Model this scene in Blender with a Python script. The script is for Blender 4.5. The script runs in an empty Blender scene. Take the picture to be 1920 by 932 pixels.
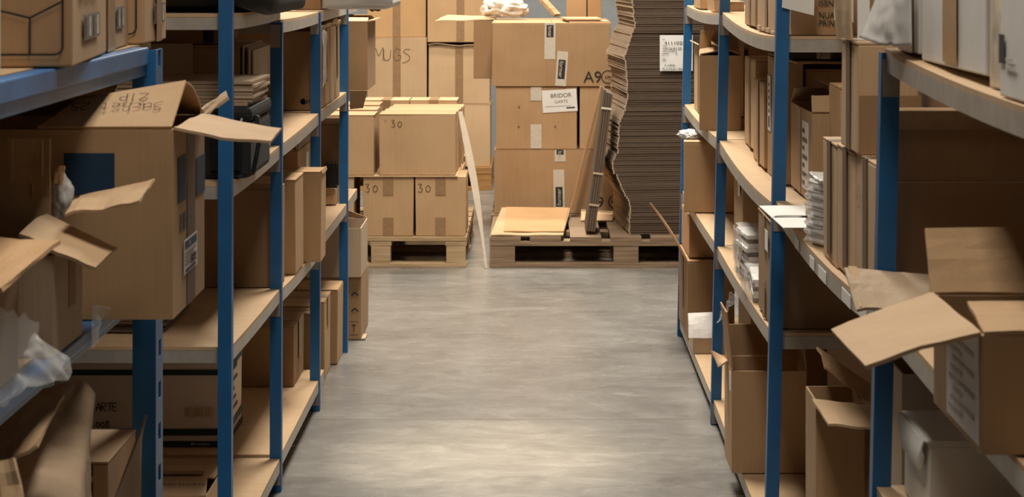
import bpy, bmesh, math, random
from mathutils import Vector, Matrix, noise

# ------------------------------------------------------------------ camera, world, lamps, exposure
S = bpy.context.scene
COL = S.collection
F, CX, CY, H = 4050.0, 1003.0, -78.0, 1.44      # focal length in px, optical axis in px, eye height in m
cam = bpy.data.cameras.new('camera')
cam.sensor_width = 36.0
cam.lens = F / 1920 * 36.0
cam.shift_x = (960 - CX) / 1920
cam.shift_y = (CY - 466) / 1920
cam.clip_start = 0.05
cam.dof.use_dof = True
cam.dof.focus_distance = 6.6
cam.dof.aperture_fstop = 15.0
camo = bpy.data.objects.new('camera', cam)
COL.objects.link(camo)
camo.location = (0, 0, H)
camo.rotation_euler = (math.pi / 2, 0, 0)
S.camera = camo

S.view_settings.view_transform = 'Standard'
S.view_settings.look = 'None'
S.view_settings.gamma = 1.0
S.view_settings.use_curve_mapping = False
S.view_settings.exposure = 0.17

W = bpy.data.worlds.new('world')
S.world = W
W.use_nodes = True
W.node_tree.nodes['Background'].inputs[0].default_value = (0.84, 0.90, 1.0, 1)
W.node_tree.nodes['Background'].inputs[1].default_value = 0.05

def strip_lamp(x, y, z, sx, sy, watts, col=(1.0, 0.92, 0.80)):
    l = bpy.data.lights.new('strip_lamp', 'AREA')
    l.shape = 'RECTANGLE'
    l.size, l.size_y, l.energy, l.color = sx, sy, watts, col
    o = bpy.data.objects.new('strip_lamp', l)
    COL.objects.link(o)
    o.location = (x, y, z)
    return o
for ly, w in ((2.7, 56), (7.4, 142), (9.2, 58)):
    strip_lamp(-0.06, ly, 3.8, 0.75, 1.6, w)
strip_lamp(-0.2, 11.2, 4.2, 1.8, 0.25, 155, (1.0, 0.91, 0.76))
strip_lamp(0.0, 12.7, 4.2, 1.8, 0.25, 125, (1.0, 0.91, 0.76))
spot = bpy.data.lights.new('high_bay_lamp', 'SPOT')  # unseen narrow spot, added to throw the warm pool on the floor
spot.energy, spot.color, spot.spot_size, spot.spot_blend, spot.shadow_soft_size = 1500, (1.0, 0.84, 0.58), math.radians(12), 1.0, 0.10
so = bpy.data.objects.new('high_bay_lamp', spot); COL.objects.link(so); so.location = (-0.12, 8.9, 4.3)
so.rotation_euler = (Vector((-0.14, 6.25, 0)) - so.location).to_track_quat('-Z', 'Y').to_euler()

# ------------------------------------------------------------------ helpers
def X(u, Y): return (u - CX) * Y / F
def Z(v, Y): return H - (v - CY) * Y / F
def P(u, v, Y): return Vector((X(u, Y), Y, Z(v, Y)))
R = random.Random(11)

def new_mat(name):
    m = bpy.data.materials.new(name)
    m.use_nodes = True
    return m, m.node_tree.nodes, m.node_tree.links, m.node_tree.nodes['Principled BSDF']

def card_mat(name, base, dark, rough=0.82, flute=0.10, spot=5.0):
    m, N, L, b = new_mat(name)
    tc = N.new('ShaderNodeTexCoord'); oi = N.new('ShaderNodeObjectInfo')
    add = N.new('ShaderNodeVectorMath'); add.operation = 'ADD'
    L.new(tc.outputs['Object'], add.inputs[0]); L.new(oi.outputs['Location'], add.inputs[1])
    n1 = N.new('ShaderNodeTexNoise'); n1.inputs['Scale'].default_value = spot; n1.inputs['Detail'].default_value = 6
    L.new(add.outputs[0], n1.inputs['Vector'])
    mp = N.new('ShaderNodeMapping'); mp.inputs['Scale'].default_value = (170, 170, 6)
    L.new(add.outputs[0], mp.inputs['Vector'])
    n2 = N.new('ShaderNodeTexNoise'); n2.inputs['Scale'].default_value = 1.0; n2.inputs['Detail'].default_value = 2
    L.new(mp.outputs[0], n2.inputs['Vector'])
    mixf = N.new('ShaderNodeMath'); mixf.operation = 'MULTIPLY_ADD'
    L.new(n2.outputs[0], mixf.inputs[0]); mixf.inputs[1].default_value = flute * 4; L.new(n1.outputs[0], mixf.inputs[2])
    ramp = N.new('ShaderNodeValToRGB')
    ramp.color_ramp.elements[0].position = 0.35; ramp.color_ramp.elements[0].color = (*dark, 1)
    ramp.color_ramp.elements[1].position = 0.85; ramp.color_ramp.elements[1].color = (*base, 1)
    L.new(mixf.outputs[0], ramp.inputs[0])
    hv = N.new('ShaderNodeHueSaturation')
    mr = N.new('ShaderNodeMapRange'); mr.inputs[3].default_value = 0.90; mr.inputs[4].default_value = 1.10
    L.new(oi.outputs['Random'], mr.inputs[0]); L.new(mr.outputs[0], hv.inputs['Value'])
    L.new(ramp.outputs[0], hv.inputs['Color']); L.new(hv.outputs[0], b.inputs['Base Color'])
    b.inputs['Roughness'].default_value = rough
    bp = N.new('ShaderNodeBump'); bp.inputs['Strength'].default_value = 0.18; bp.inputs['Distance'].default_value = 0.002
    L.new(mixf.outputs[0], bp.inputs['Height']); L.new(bp.outputs[0], b.inputs['Normal'])
    return m

def plain_mat(name, base, rough=0.6, metal=0.0, var=0.12, scale=14.0, alpha=1.0, bump=0.0):
    m, N, L, b = new_mat(name)
    tc = N.new('ShaderNodeTexCoord')
    n = N.new('ShaderNodeTexNoise'); n.inputs['Scale'].default_value = scale; n.inputs['Detail'].default_value = 5
    L.new(tc.outputs['Object'], n.inputs['Vector'])
    r = N.new('ShaderNodeValToRGB')
    r.color_ramp.elements[0].position = 0.3; r.color_ramp.elements[1].position = 0.7
    r.color_ramp.elements[0].color = (*[c * (1 - var) for c in base], 1)
    r.color_ramp.elements[1].color = (*[min(1, c * (1 + var)) for c in base], 1)
    L.new(n.outputs[0], r.inputs[0]); L.new(r.outputs[0], b.inputs['Base Color'])
    b.inputs['Roughness'].default_value = rough; b.inputs['Metallic'].default_value = metal
    b.inputs['Alpha'].default_value = alpha
    if bump:
        bp = N.new('ShaderNodeBump'); bp.inputs['Strength'].default_value = bump; bp.inputs['Distance'].default_value = 0.004
        L.new(n.outputs[0], bp.inputs['Height']); L.new(bp.outputs[0], b.inputs['Normal'])
    return m

def wood_mat(name, base, dark):
    m, N, L, b = new_mat(name)
    tc = N.new('ShaderNodeTexCoord')
    mp = N.new('ShaderNodeMapping'); mp.inputs['Scale'].default_value = (3, 30, 60)
    L.new(tc.outputs['Object'], mp.inputs['Vector'])
    n = N.new('ShaderNodeTexNoise'); n.inputs['Scale'].default_value = 1.6; n.inputs['Detail'].default_value = 5
    L.new(mp.outputs[0], n.inputs['Vector'])
    r = N.new('ShaderNodeValToRGB')
    r.color_ramp.elements[0].position = 0.35; r.color_ramp.elements[1].position = 0.7
    r.color_ramp.elements[0].color = (*dark, 1); r.color_ramp.elements[1].color = (*base, 1)
    L.new(n.outputs[0], r.inputs[0]); L.new(r.outputs[0], b.inputs['Base Color'])
    b.inputs['Roughness'].default_value = 0.8
    return m

def film_mat(name, tint=(0.9, 0.9, 0.9), opac=0.35):
    m, N, L, b = new_mat(name)
    out = N['Material Output']
    tr = N.new('ShaderNodeBsdfTransparent')
    b.inputs['Base Color'].default_value = (*tint, 1); b.inputs['Roughness'].default_value = 0.18
    b.inputs['Specular IOR Level'].default_value = 0.8
    mx = N.new('ShaderNodeMixShader'); lw = N.new('ShaderNodeLayerWeight'); lw.inputs[0].default_value = 0.4
    mr = N.new('ShaderNodeMapRange'); mr.inputs[3].default_value = opac; mr.inputs[4].default_value = min(1, opac + 0.38)
    L.new(lw.outputs['Facing'], mr.inputs[0]); L.new(mr.outputs[0], mx.inputs[0])
    L.new(tr.outputs[0], mx.inputs[1]); L.new(b.outputs[0], mx.inputs[2]); L.new(mx.outputs[0], out.inputs[0])
    return m

K = dict(
    kraft=card_mat('kraft_board', (0.50, 0.315, 0.165), (0.41, 0.25, 0.122)),
    light=card_mat('light_kraft_board', (0.58, 0.39, 0.225), (0.49, 0.32, 0.175)),
    orange=card_mat('orange_kraft_board', (0.56, 0.33, 0.155), (0.47, 0.27, 0.12)),
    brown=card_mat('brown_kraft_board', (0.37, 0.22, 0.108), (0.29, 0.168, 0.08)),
    grey=card_mat('greyish_kraft_board', (0.48, 0.35, 0.235), (0.39, 0.28, 0.18), flute=0.16),
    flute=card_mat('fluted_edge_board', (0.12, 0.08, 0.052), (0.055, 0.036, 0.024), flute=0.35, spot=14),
)
HARD = card_mat('hardboard_shelf', (0.56, 0.385, 0.225), (0.50, 0.335, 0.19), flute=0.02, spot=30)
WHITE = plain_mat('white_board', (0.78, 0.76, 0.72), 0.7, var=0.05)
PAPER = plain_mat('white_paper', (0.86, 0.84, 0.80), 0.8, var=0.03)
ARCH = card_mat('archive_board', (0.78, 0.67, 0.56), (0.70, 0.59, 0.48), flute=0.03)
BLUE = plain_mat('blue_paint', (0.013, 0.118, 0.31), 0.42, var=0.18, scale=9)
BLUE_DARK = plain_mat('dark_blue_paint', (0.012, 0.065, 0.17), 0.45, var=0.2, scale=9)
BLUE_BEAM = plain_mat('worn_blue_paint', (0.05, 0.165, 0.40), 0.40, var=0.35, scale=5)
STEEL = plain_mat('galvanised_steel', (0.47, 0.44, 0.40), 0.45, metal=0.35, var=0.12, scale=30)
BRACK = plain_mat('grey_bracket_steel', (0.34, 0.30, 0.27), 0.5, metal=0.3, var=0.12, scale=30)
TAPE = plain_mat('brown_tape', (0.30, 0.175, 0.085), 0.45, var=0.12, scale=40)
DTAPE = plain_mat('dark_brown_tape', (0.17, 0.095, 0.045), 0.6, var=0.15, scale=40)
FAINT = plain_mat('faint_grey_print', (0.52, 0.50, 0.47), 0.8, var=0.25, scale=80)
SHINY = plain_mat('shiny_white_plastic', (0.86, 0.86, 0.84), 0.16, var=0.04)
PTAPE = plain_mat('tan_tape', (0.45, 0.25, 0.10), 0.3, var=0.1, scale=40)
WTAPE = plain_mat('printed_white_tape', (0.66, 0.60, 0.50), 0.4, var=0.08, scale=60)
INK = plain_mat('black_ink', (0.03, 0.025, 0.022), 0.8, var=0.1)
PEN = plain_mat('marker_ink', (0.075, 0.05, 0.035), 0.8, var=0.1)
PRINT = plain_mat('faded_print', (0.15, 0.115, 0.09), 0.8, var=0.6, scale=90)
NAVY = plain_mat('navy_print', (0.012, 0.045, 0.10), 0.7, var=0.1)
GREEN = plain_mat('dark_green_band', (0.012, 0.03, 0.022), 0.6, var=0.1)
BLACK = plain_mat('black_fabric', (0.008, 0.008, 0.009), 0.75, var=0.4, scale=60, bump=0.2)
BLACKG = plain_mat('black_plastic', (0.01, 0.01, 0.01), 0.35, var=0.3)
SILVER = plain_mat('silver_label', (0.62, 0.60, 0.58), 0.35, var=0.5, scale=60)
PALLET = wood_mat('pallet_wood', (0.56, 0.40, 0.23), (0.36, 0.235, 0.12))
PALLETD = wood_mat('weathered_pallet_wood', (0.33, 0.225, 0.135), (0.19, 0.12, 0.07))
PALLETO = wood_mat('orange_pallet_wood', (0.52, 0.28, 0.10), (0.34, 0.16, 0.05))
FILM = film_mat('clear_film', (0.85, 0.85, 0.84), 0.07)
MILKY = film_mat('milky_film', (0.72, 0.70, 0.67), 0.86)
WRAP = film_mat('white_wrap', (0.84, 0.83, 0.80), 0.80)
CLOTH = plain_mat('white_cloth', (0.74, 0.70, 0.62), 0.9, var=0.06, bump=0.3, scale=30)

def add(name, bm, mat, parent=None, smooth=False, loc=None):
    bmesh.ops.recalc_face_normals(bm, faces=bm.faces)
    me = bpy.data.meshes.new(name)
    bm.to_mesh(me); bm.free()
    me.materials.append(mat)
    if smooth:
        for p in me.polygons: p.use_smooth = True
    o = bpy.data.objects.new(name, me)
    COL.objects.link(o)
    if parent: o.parent = parent
    if loc is not None: o.location = loc
    return o

def tag(o, label, cat, group=None, kind=None):
    o['label'] = label; o['category'] = cat
    if group: o['group'] = group
    if kind: o['kind'] = kind
    return o

def empty(name, loc, label, cat, group=None, rz=0.0):
    o = bpy.data.objects.new(name, None)
    o.empty_display_size = 0.05
    COL.objects.link(o)
    o.location = loc; o.rotation_euler = (0, 0, rz)
    return tag(o, label, cat, group)

def bbox(bm, x0, x1, y0, y1, z0, z1, bev=0.0, jit=0.0):
    r = [bm.verts.new((x, y, z)) for z in (z0, z1) for (x, y) in ((x0, y0), (x1, y0), (x1, y1), (x0, y1))]
    cx, cy, cz = (x0 + x1) / 2, (y0 + y1) / 2, (z0 + z1) / 2
    if jit:
        for v in r:
            v.co.x += R.uniform(0, jit) * (1 if v.co.x < cx else -1)
            v.co.y += R.uniform(0, jit) * (1 if v.co.y < cy else -1)
    fs = [bm.faces.new([r[i] for i in q]) for q in ((3, 2, 1, 0), (4, 5, 6, 7), (0, 1, 5, 4), (1, 2, 6, 5), (2, 3, 7, 6), (3, 0, 4, 7))]
    if bev:
        es = list({e for f in fs for e in f.edges})
        bmesh.ops.bevel(bm, geom=es, offset=bev, segments=2, affect='EDGES', profile=0.6)

def boxobj(name, mat, parent, *a, bev=0.0):
    bm = bmesh.new(); bbox(bm, *a, bev=bev)
    return add(name, bm, mat, parent)

def tube(bm, pts, r, n=8):
    pts = [Vector(p) for p in pts]
    rings = []
    for i, p in enumerate(pts):
        d = (pts[min(i + 1, len(pts) - 1)] - pts[max(i - 1, 0)]).normalized()
        a = d.orthogonal().normalized(); b = d.cross(a)
        if rings:
            # keep the frame steady
            pa = prev_a - d * prev_a.dot(d)
            if pa.length > 1e-6: a = pa.normalized(); b = d.cross(a)
        prev_a = a
        rr = r[i] if isinstance(r, (list, tuple)) else r
        rings.append([bm.verts.new(p + (a * math.cos(t) + b * math.sin(t)) * rr) for t in [2 * math.pi * k / n for k in range(n)]])
    for i in range(len(rings) - 1):
        for k in range(n):
            bm.faces.new((rings[i][k], rings[i][(k + 1) % n], rings[i + 1][(k + 1) % n], rings[i + 1][k]))
    bm.faces.new(rings[0][::-1]); bm.faces.new(rings[-1])

def grid_solid(bm, fn, nu, nv, t):
    """closed thin panel: fn(a, b) -> point, a and b in 0..1; t = thickness"""
    g = [[Vector(fn(i / nu, j / nv)) for j in range(nv + 1)] for i in range(nu + 1)]
    nrm = [[None] * (nv + 1) for _ in range(nu + 1)]
    for i in range(nu + 1):
        for j in range(nv + 1):
            du = g[min(i + 1, nu)][j] - g[max(i - 1, 0)][j]
            dv = g[i][min(j + 1, nv)] - g[i][max(j - 1, 0)]
            c = du.cross(dv)
            nrm[i][j] = c.normalized() if c.length > 1e-12 else Vector((0, 0, 1))
    A = [[bm.verts.new(g[i][j] + nrm[i][j] * t / 2) for j in range(nv + 1)] for i in range(nu + 1)]
    B_ = [[bm.verts.new(g[i][j] - nrm[i][j] * t / 2) for j in range(nv + 1)] for i in range(nu + 1)]
    for i in range(nu):
        for j in range(nv):
            bm.faces.new((A[i][j], A[i + 1][j], A[i + 1][j + 1], A[i][j + 1]))
            bm.faces.new((B_[i][j], B_[i][j + 1], B_[i + 1][j + 1], B_[i + 1][j]))
    for i in range(nu):
        bm.faces.new((A[i][0], B_[i][0], B_[i + 1][0], A[i + 1][0]))
        bm.faces.new((A[i][nv], A[i + 1][nv], B_[i + 1][nv], B_[i][nv]))
    for j in range(nv):
        bm.faces.new((A[0][j], A[0][j + 1], B_[0][j + 1], B_[0][j]))
        bm.faces.new((A[nu][j], B_[nu][j], B_[nu][j + 1], A[nu][j + 1]))

def panel(name, pts, t, mat, root=None, bow=0.0, wob=0.0, n=(8, 6), seed=0, smooth=False):
    """thin panel through four world corners (in order round the edge); becomes a child of root when given"""
    p = [Vector(q) for q in pts]
    nn = (p[1] - p[0]).cross(p[3] - p[0]).normalized()
    if root:
        M = (Matrix.Translation(root.location) @ root.rotation_euler.to_matrix().to_4x4()).inverted()
        org = Vector((0, 0, 0))
    else:
        org = sum(p, Vector()) / 4
        M = Matrix.Translation(-org)
    def fn(a, b):
        q = (p[0] * (1 - a) + p[1] * a) * (1 - b) + (p[3] * (1 - a) + p[2] * a) * b
        d = bow * 4 * b * (1 - b)
        if wob: d += wob * noise.noise(Vector((a * 3.1 + seed * 7.3, b * 2.7, seed * 1.9)))
        return M @ (q + nn * d)
    bm = bmesh.new(); grid_solid(bm, fn, n[0], n[1], t)
    o = add(name, bm, mat, root, smooth)
    if not root: o.location = org
    return o

def film(name, pts, mat, root=None, amp=0.02, freq=9.0, seed=0, n=(26, 26), t=0.0008):
    p = [Vector(q) for q in pts]
    nn = (p[1] - p[0]).cross(p[3] - p[0]).normalized()
    if root:
        M = (Matrix.Translation(root.location) @ root.rotation_euler.to_matrix().to_4x4()).inverted(); org = Vector()
    else:
        org = sum(p, Vector()) / 4; M = Matrix.Translation(-org)
    e1 = (p[1] - p[0]).normalized(); e2 = (p[3] - p[0]).normalized()
    def fn(a, b):
        q = (p[0] * (1 - a) + p[1] * a) * (1 - b) + (p[3] * (1 - a) + p[2] * a) * b
        s = q * freq + Vector((seed * 5.1, seed * 3.3, seed))
        k = 1 - abs(noise.noise(s)) * 2
        d = amp * k + amp * 0.5 * noise.noise(s * 2.7)
        q = q + nn * d + e1 * amp * 0.7 * noise.noise(s * 1.7 + Vector((9, 0, 0))) + e2 * amp * 0.7 * noise.noise(s * 1.7 + Vector((0, 9, 0)))
        return M @ q
    bm = bmesh.new(); grid_solid(bm, fn, n[0], n[1], t)
    o = add(name, bm, mat, root, True)
    if not root: o.location = org
    return o

def blob(name, c, sx, sy, sz, mat, root=None, amp=0.35, freq=2.2, seed=0, sub=4, flat=True):
    bm = bmesh.new()
    bmesh.ops.create_icosphere(bm, subdivisions=sub, radius=1)
    for v in bm.verts:
        d = v.co.normalized()
        s = d * freq + Vector((seed * 3.7, seed * 1.3, seed * 2.1))
        k = 1 + amp * (1 - 2.2 * abs(noise.noise(s))) * 0.6 + amp * 0.5 * noise.noise(s * 2.6)
        q = d * k
        if flat: q.z = max(q.z, -0.75)
        v.co = Vector((q.x * sx, q.y * sy, q.z * sz))
    if flat:
        lo = min(v.co.z for v in bm.verts)
        for v in bm.verts: v.co.z -= lo
    o = add(name, bm, mat, root, True)
    o.location = c
    return o

# ---- cartons
class Carton:
    def __init__(s, root, w, d, h): s.root, s.w, s.d, s.h = root, w, d, h
    def frame(s, face):
        w, d, h = s.w / 2, s.d / 2, s.h
        ex, ey, ez = Vector((1, 0, 0)), Vector((0, 1, 0)), Vector((0, 0, 1))
        return {'near': (Vector((-w, -d, 0)), ex, ez, -ey), 'far': (Vector((w, d, 0)), -ex, ez, ey),
                'left': (Vector((-w, d, 0)), -ey, ez, -ex), 'right': (Vector((w, -d, 0)), ey, ez, ex),
                'top': (Vector((-w, -d, h)), ex, ey, ez)}[face]

def frame_mat(fr, u, v, lift, rot=0.0):
    o, U, V, N = fr
    if rot: U, V = U * math.cos(rot) + V * math.sin(rot), V * math.cos(rot) - U * math.sin(rot)
    c = o + fr[1] * u + fr[2] * v + N * lift
    return Matrix(((U.x, V.x, N.x, c.x), (U.y, V.y, N.y, c.y), (U.z, V.z, N.z, c.z), (0, 0, 0, 1)))

def patch(root, fr, u0, u1, v0, v1, mat, name='label', lift=0.0004, rot=0.0, t=0.0005, label=None, wav=0.0):
    bm = bmesh.new()
    w, h = (u1 - u0) / 2, (v1 - v0) / 2
    bbox(bm, -w, w, -h, h, 0, t)
    o = add(name, bm, mat, root)
    o.matrix_local = frame_mat(fr, (u0 + u1) / 2, (v0 + v1) / 2, lift, rot)
    if label: o['label'] = label
    return o

def words(root, fr, s, u, v, size, mat=INK, name='lettering', rot=0.0, lift=0.0012, sx=1.0, align='LEFT'):
    c = bpy.data.curves.new('t', 'FONT'); c.body = s; c.size = size; c.extrude = 0.0001; c.align_x = align
    tmp = bpy.data.objects.new('t', c); COL.objects.link(tmp)
    dg = bpy.context.evaluated_depsgraph_get()
    me = bpy.data.meshes.new_from_object(tmp.evaluated_get(dg))
    bpy.data.objects.remove(tmp); bpy.data.curves.remove(c)
    me.name = name; me.materials.clear(); me.materials.append(mat)
    for vv in me.vertices: vv.co.x *= sx
    o = bpy.data.objects.new(name, me); COL.objects.link(o); o.parent = root
    o.matrix_local = frame_mat(fr, u, v, lift, rot)
    return o

GLYPH = {  # hand lettering: strokes in a 1 x 1.4 cell
    'M': [[(0, 0), (.1, 1.3), (.5, .5), (.95, 1.4), (1, 0)]], 'U': [[(0, 1.2), (.05, .2), (.35, 0), (.7, .3), (.75, 1.2)]],
    'G': [[(.8, 1.2), (.3, 1.3), (0, .6), (.3, 0), (.8, .2), (.8, .6), (.5, .6)]], 'S': [[(.8, 1.3), (.3, 1.3), (.1, 1), (.7, .6), (.7, .1), (0, -.25)]],
    '3': [[(0, 1.3), (.6, 1.3), (.3, .8), (.7, .5), (.5, 0), (0, .1)]], '0': [[(.4, 1.1), (.05, .7), (.2, .1), (.6, .1), (.8, .7), (.4, 1.1)]],
    'A': [[(0, 0), (.45, 1.4), (.9, 0)], [(.15, .5), (.8, .5)]], 'R': [[(0, 0), (.05, 1.4), (.7, 1.3), (.7, .8), (.1, .7), (.8, 0)]],
    'T': [[(0, 1.4), (1, 1.4)], [(.5, 1.4), (.45, 0)]], 'E': [[(.8, 1.4), (.1, 1.35), (0, .1), (.8, 0)], [(.05, .7), (.7, .75)]],
    '8': [[(.75, 1.2), (.3, 1.3), (.15, .95), (.6, .65), (.7, .2), (.3, 0), (.05, .3), (.75, 1.2)]],
    's': [[(.7, 1.3), (.2, 1.3), (.1, .9), (.7, .6), (.6, 0), (0, .1)]], 'a': [[(.7, .8), (.2, .8), (0, .3), (.3, 0), (.7, .4), (.7, .8), (.8, 0)]],
    'c': [[(.7, .8), (.2, .8), (0, .4), (.3, 0), (.7, .1)]], 'h': [[(0, 1.4), (0, 0)], [(0, .6), (.4, .8), (.6, .6), (.65, 0)]],
    'e': [[(0, .4), (.6, .5), (.5, .8), (.1, .7), (0, .2), (.3, 0), (.7, .1)]], 't': [[(.3, 1.3), (.3, .1), (.6, 0)], [(0, .9), (.7, .9)]],
    'Z': [[(0, 1.3), (.7, 1.3), (0, 0), (.9, 0)]], 'I': [[(.3, 1.3), (.3, 0)]], 'P': [[(.1, 0), (.1, 1.3), (.7, 1.2), (.7, .7), (.1, .6)]],
    '2': [[(0, 1), (.4, 1.3), (.7, .9), (0, 0), (.8, 0)]], '5': [[(.7, 1.3), (.1, 1.3), (.1, .8), (.6, .7), (.6, .1), (0, 0)]],
    'x': [[(0, .8), (.6, 0)], [(.6, .8), (0, 0)]], '"': [[(0, 1.2), (.15, 1.35)], [(.3, 1.0), (.4, 1.1)]],
    '~': [[(0, .2), (.6, .8), (1.8, .9), (2.6, .6), (2.2, .25), (1.2, .35), (.5, .2)], [(1.2, .35), (2.6, .1), (3.2, 0)]], ' ': []}

def smooth_line(pts, k=5):
    p = [Vector((*q, 0)) for q in pts]
    if len(p) < 3: return p
    out = []
    for i in range(len(p) - 1):
        a, b, c, d = p[max(i - 1, 0)], p[i], p[i + 1], p[min(i + 2, len(p) - 1)]
        for j in range(k):
            t = j / k
            out.append(0.5 * ((2 * b) + (c - a) * t + (2 * a - 5 * b + 4 * c - d) * t * t + (3 * b - a - 3 * c + d) * t ** 3))
    out.append(p[-1]); return out

def pen(root, fr, s, u, v, size, mat=PEN, rot=0.0, w=0.08, lift=0.001, name='handwriting', gap=1.25, sx=1.0):
    bm = bmesh.new(); x = 0
    for ch in s:
        for st in GLYPH.get(ch, []):
            q = [Vector(((a.x * sx + x) * size, a.y * size, 0)) for a in smooth_line(st)]
            hw = w * size / 2
            for a, b in zip(q, q[1:]):
                d = (b - a)
                if d.length < 1e-7: continue
                n = Vector((-d.y, d.x, 0)).normalized() * hw; e = d.normalized() * hw * 0.6
                bm.faces.new([bm.verts.new(z) for z in (a - e - n, b + e - n, b + e + n, a - e + n)])
        x += gap * (0.7 if ch in 'I ' else 1.0) * sx
    o = add(name, bm, mat, root); o.matrix_local = frame_mat(fr, u, v, lift, rot)
    return o

def flap(c, side, ang, L, mat, trim=(0.004, 0.004), curl=0.0, wob=0.002, name='flap', rng=(0, 1), seed=0, label=None):
    """ang in degrees: 0 = upright, 90 = level outwards, -90 = closed inwards"""
    w, d, h = c.w / 2, c.d / 2, c.h
    a0, a1, out = {'near': (Vector((-w, -d, h)), Vector((w, -d, h)), Vector((0, -1, 0))),
                   'far': (Vector((-w, d, h)), Vector((w, d, h)), Vector((0, 1, 0))),
                   'left': (Vector((-w, -d, h)), Vector((-w, d, h)), Vector((-1, 0, 0))),
                   'right': (Vector((w, -d, h)), Vector((w, d, h)), Vector((1, 0, 0)))}[side]
    a0, a1 = a0.lerp(a1, rng[0]), a0.lerp(a1, rng[1])
    along = (a1 - a0); le = along.length; along.normalize()
    up = Vector((0, 0, 1))
    N = 8
    prof = [Vector((0, 0, 0))]
    for i in range(N):
        t = math.radians(ang + curl * (i + 0.5) / N)
        prof.append(prof[-1] + (out * math.sin(t) + up * math.cos(t)) * L / N)
    off = up * 0.003 - out * 0.002
    def fn(a, b):
        i = b * N; k = min(int(i), N - 1); q = prof[k].lerp(prof[k + 1], i - k)
        lo, hi = trim[0] * b, le - trim[1] * b
        t = math.radians(ang)
        n = out * math.cos(t) - up * math.sin(t)
        return a0 + off + along * (lo + (hi - lo) * a) + q + n * wob * b * noise.noise(Vector((a * 4, b * 2, seed + c.h * 31)))
    bm = bmesh.new(); grid_solid(bm, fn, 8, N, 0.004)
    o = add(name, bm, mat, c.root)
    if label: o['label'] = label
    return o

BOARD = {}
def carton(label, x0, x1, y0, y1, z0, z1, mat='kraft', seam='x', op=False, tape=None, rz=0.0, name='cardboard_box', cat='box',
           group=None, drop=0.06, tapemat=None, bev=0.003, body_label=None):
    m = K[mat] if isinstance(mat, str) else mat
    w, d, h = x1 - x0, y1 - y0, z1 - z0
    root = empty(name, ((x0 + x1) / 2, (y0 + y1) / 2, z0), label, cat, group, math.radians(rz))
    c = Carton(root, w, d, h)
    bm = bmesh.new()
    if not op:
        bbox(bm, -w / 2, w / 2, -d / 2, d / 2, 0, h - 0.0045, bev=bev, jit=0.004)
        add('body', bm, m, root)
        g = 0.002
        e = 0.0015
        for s in (-1, 1):
            bm = bmesh.new()
            if seam == 'x': bbox(bm, -w / 2 + e, w / 2 - e, *sorted((s * g, s * (d / 2 - e))), h - 0.0043, h, bev=0.001)
            else: bbox(bm, *sorted((s * g, s * (w / 2 - e))), -d / 2 + e, d / 2 - e, h - 0.0043, h, bev=0.001)
            add('flap', bm, m, root)
        if tape:
            tm = tapemat or TAPE
            tw = 0.052 if tapemat is PTAPE else 0.024
            bm = bmesh.new(); t = 0.0006
            faces = {'x': ('left', 'right'), 'y': ('near', 'far')}[seam]
            if seam == 'x': bbox(bm, -w / 2 - t, w / 2 + t, -tw, tw, h + 0.0002, h + 0.0002 + t)
            else: bbox(bm, -tw, tw, -d / 2 - t, d / 2 + t, h + 0.0002, h + 0.0002 + t)
            add('tape', bm, tm, root)
            for f in faces:
                fr = c.frame(f); mid = (d if seam == 'x' else w) / 2
                dr = min(drop, h)
                patch(root, fr, mid - tw, mid + tw, h - dr, h, tm, 'tape', 0.0003)
                if tape == 'both' and dr < h: patch(root, fr, mid - tw, mid + tw, 0.0005, min(drop, h / 2), tm, 'tape', 0.0003)
    else:
        t = 0.004
        o = [(-w / 2, -d / 2), (w / 2, -d / 2), (w / 2, d / 2), (-w / 2, d / 2)]
        i_ = [(-w / 2 + t, -d / 2 + t), (w / 2 - t, -d / 2 + t), (w / 2 - t, d / 2 - t), (-w / 2 + t, d / 2 - t)]
        ob = [bm.verts.new((*q, 0)) for q in o]; ot = [bm.verts.new((*q, h)) for q in o]
        ib = [bm.verts.new((*q, t)) for q in i_]; it = [bm.verts.new((*q, h)) for q in i_]
        bm.faces.new(ob[::-1]); bm.faces.new(ib)
        for k in range(4):
            n = (k + 1) % 4
            bm.faces.new((ob[k], ob[n], ot[n], ot[k])); bm.faces.new((ot[k], ot[n], it[n], it[k])); bm.faces.new((it[k], it[n], ib[n], ib[k]))
        es = [e for e in bm.edges if abs(e.verts[0].co.z - e.verts[1].co.z) > h * 0.5 and e.verts[0] in ob + ot]
        bmesh.ops.bevel(bm, geom=es, offset=0.002, segments=2, affect='EDGES')
        add('body', bm, m, root)
    return c

def on(key, y0, y1): return max(BOARD[key](y0), BOARD[key](y1)) + 0.0015

def B(label, u0, u1, vt, Y, D, key=None, z0=None, z1=None, xr=None, xl=None, **k):
    """carton whose near face spans u0..u1 px at depth Y, going back D, standing on shelf board `key` (or at z0)"""
    xa = X(u0, Y) if xl is None else xl
    xb = X(u1, Y) if xr is None else xr
    za = on(key, Y, Y + D) if key else z0
    zb = Z(vt, Y) if z1 is None else z1
    return carton(label, xa, xb, Y, Y + D, za, zb, **k)

# ------------------------------------------------------------------ the room
def struct(name, bm, mat):
    o = add(name, bm, mat); o['kind'] = 'structure'; o['label'] = name.replace('_', ' '); return o

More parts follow.
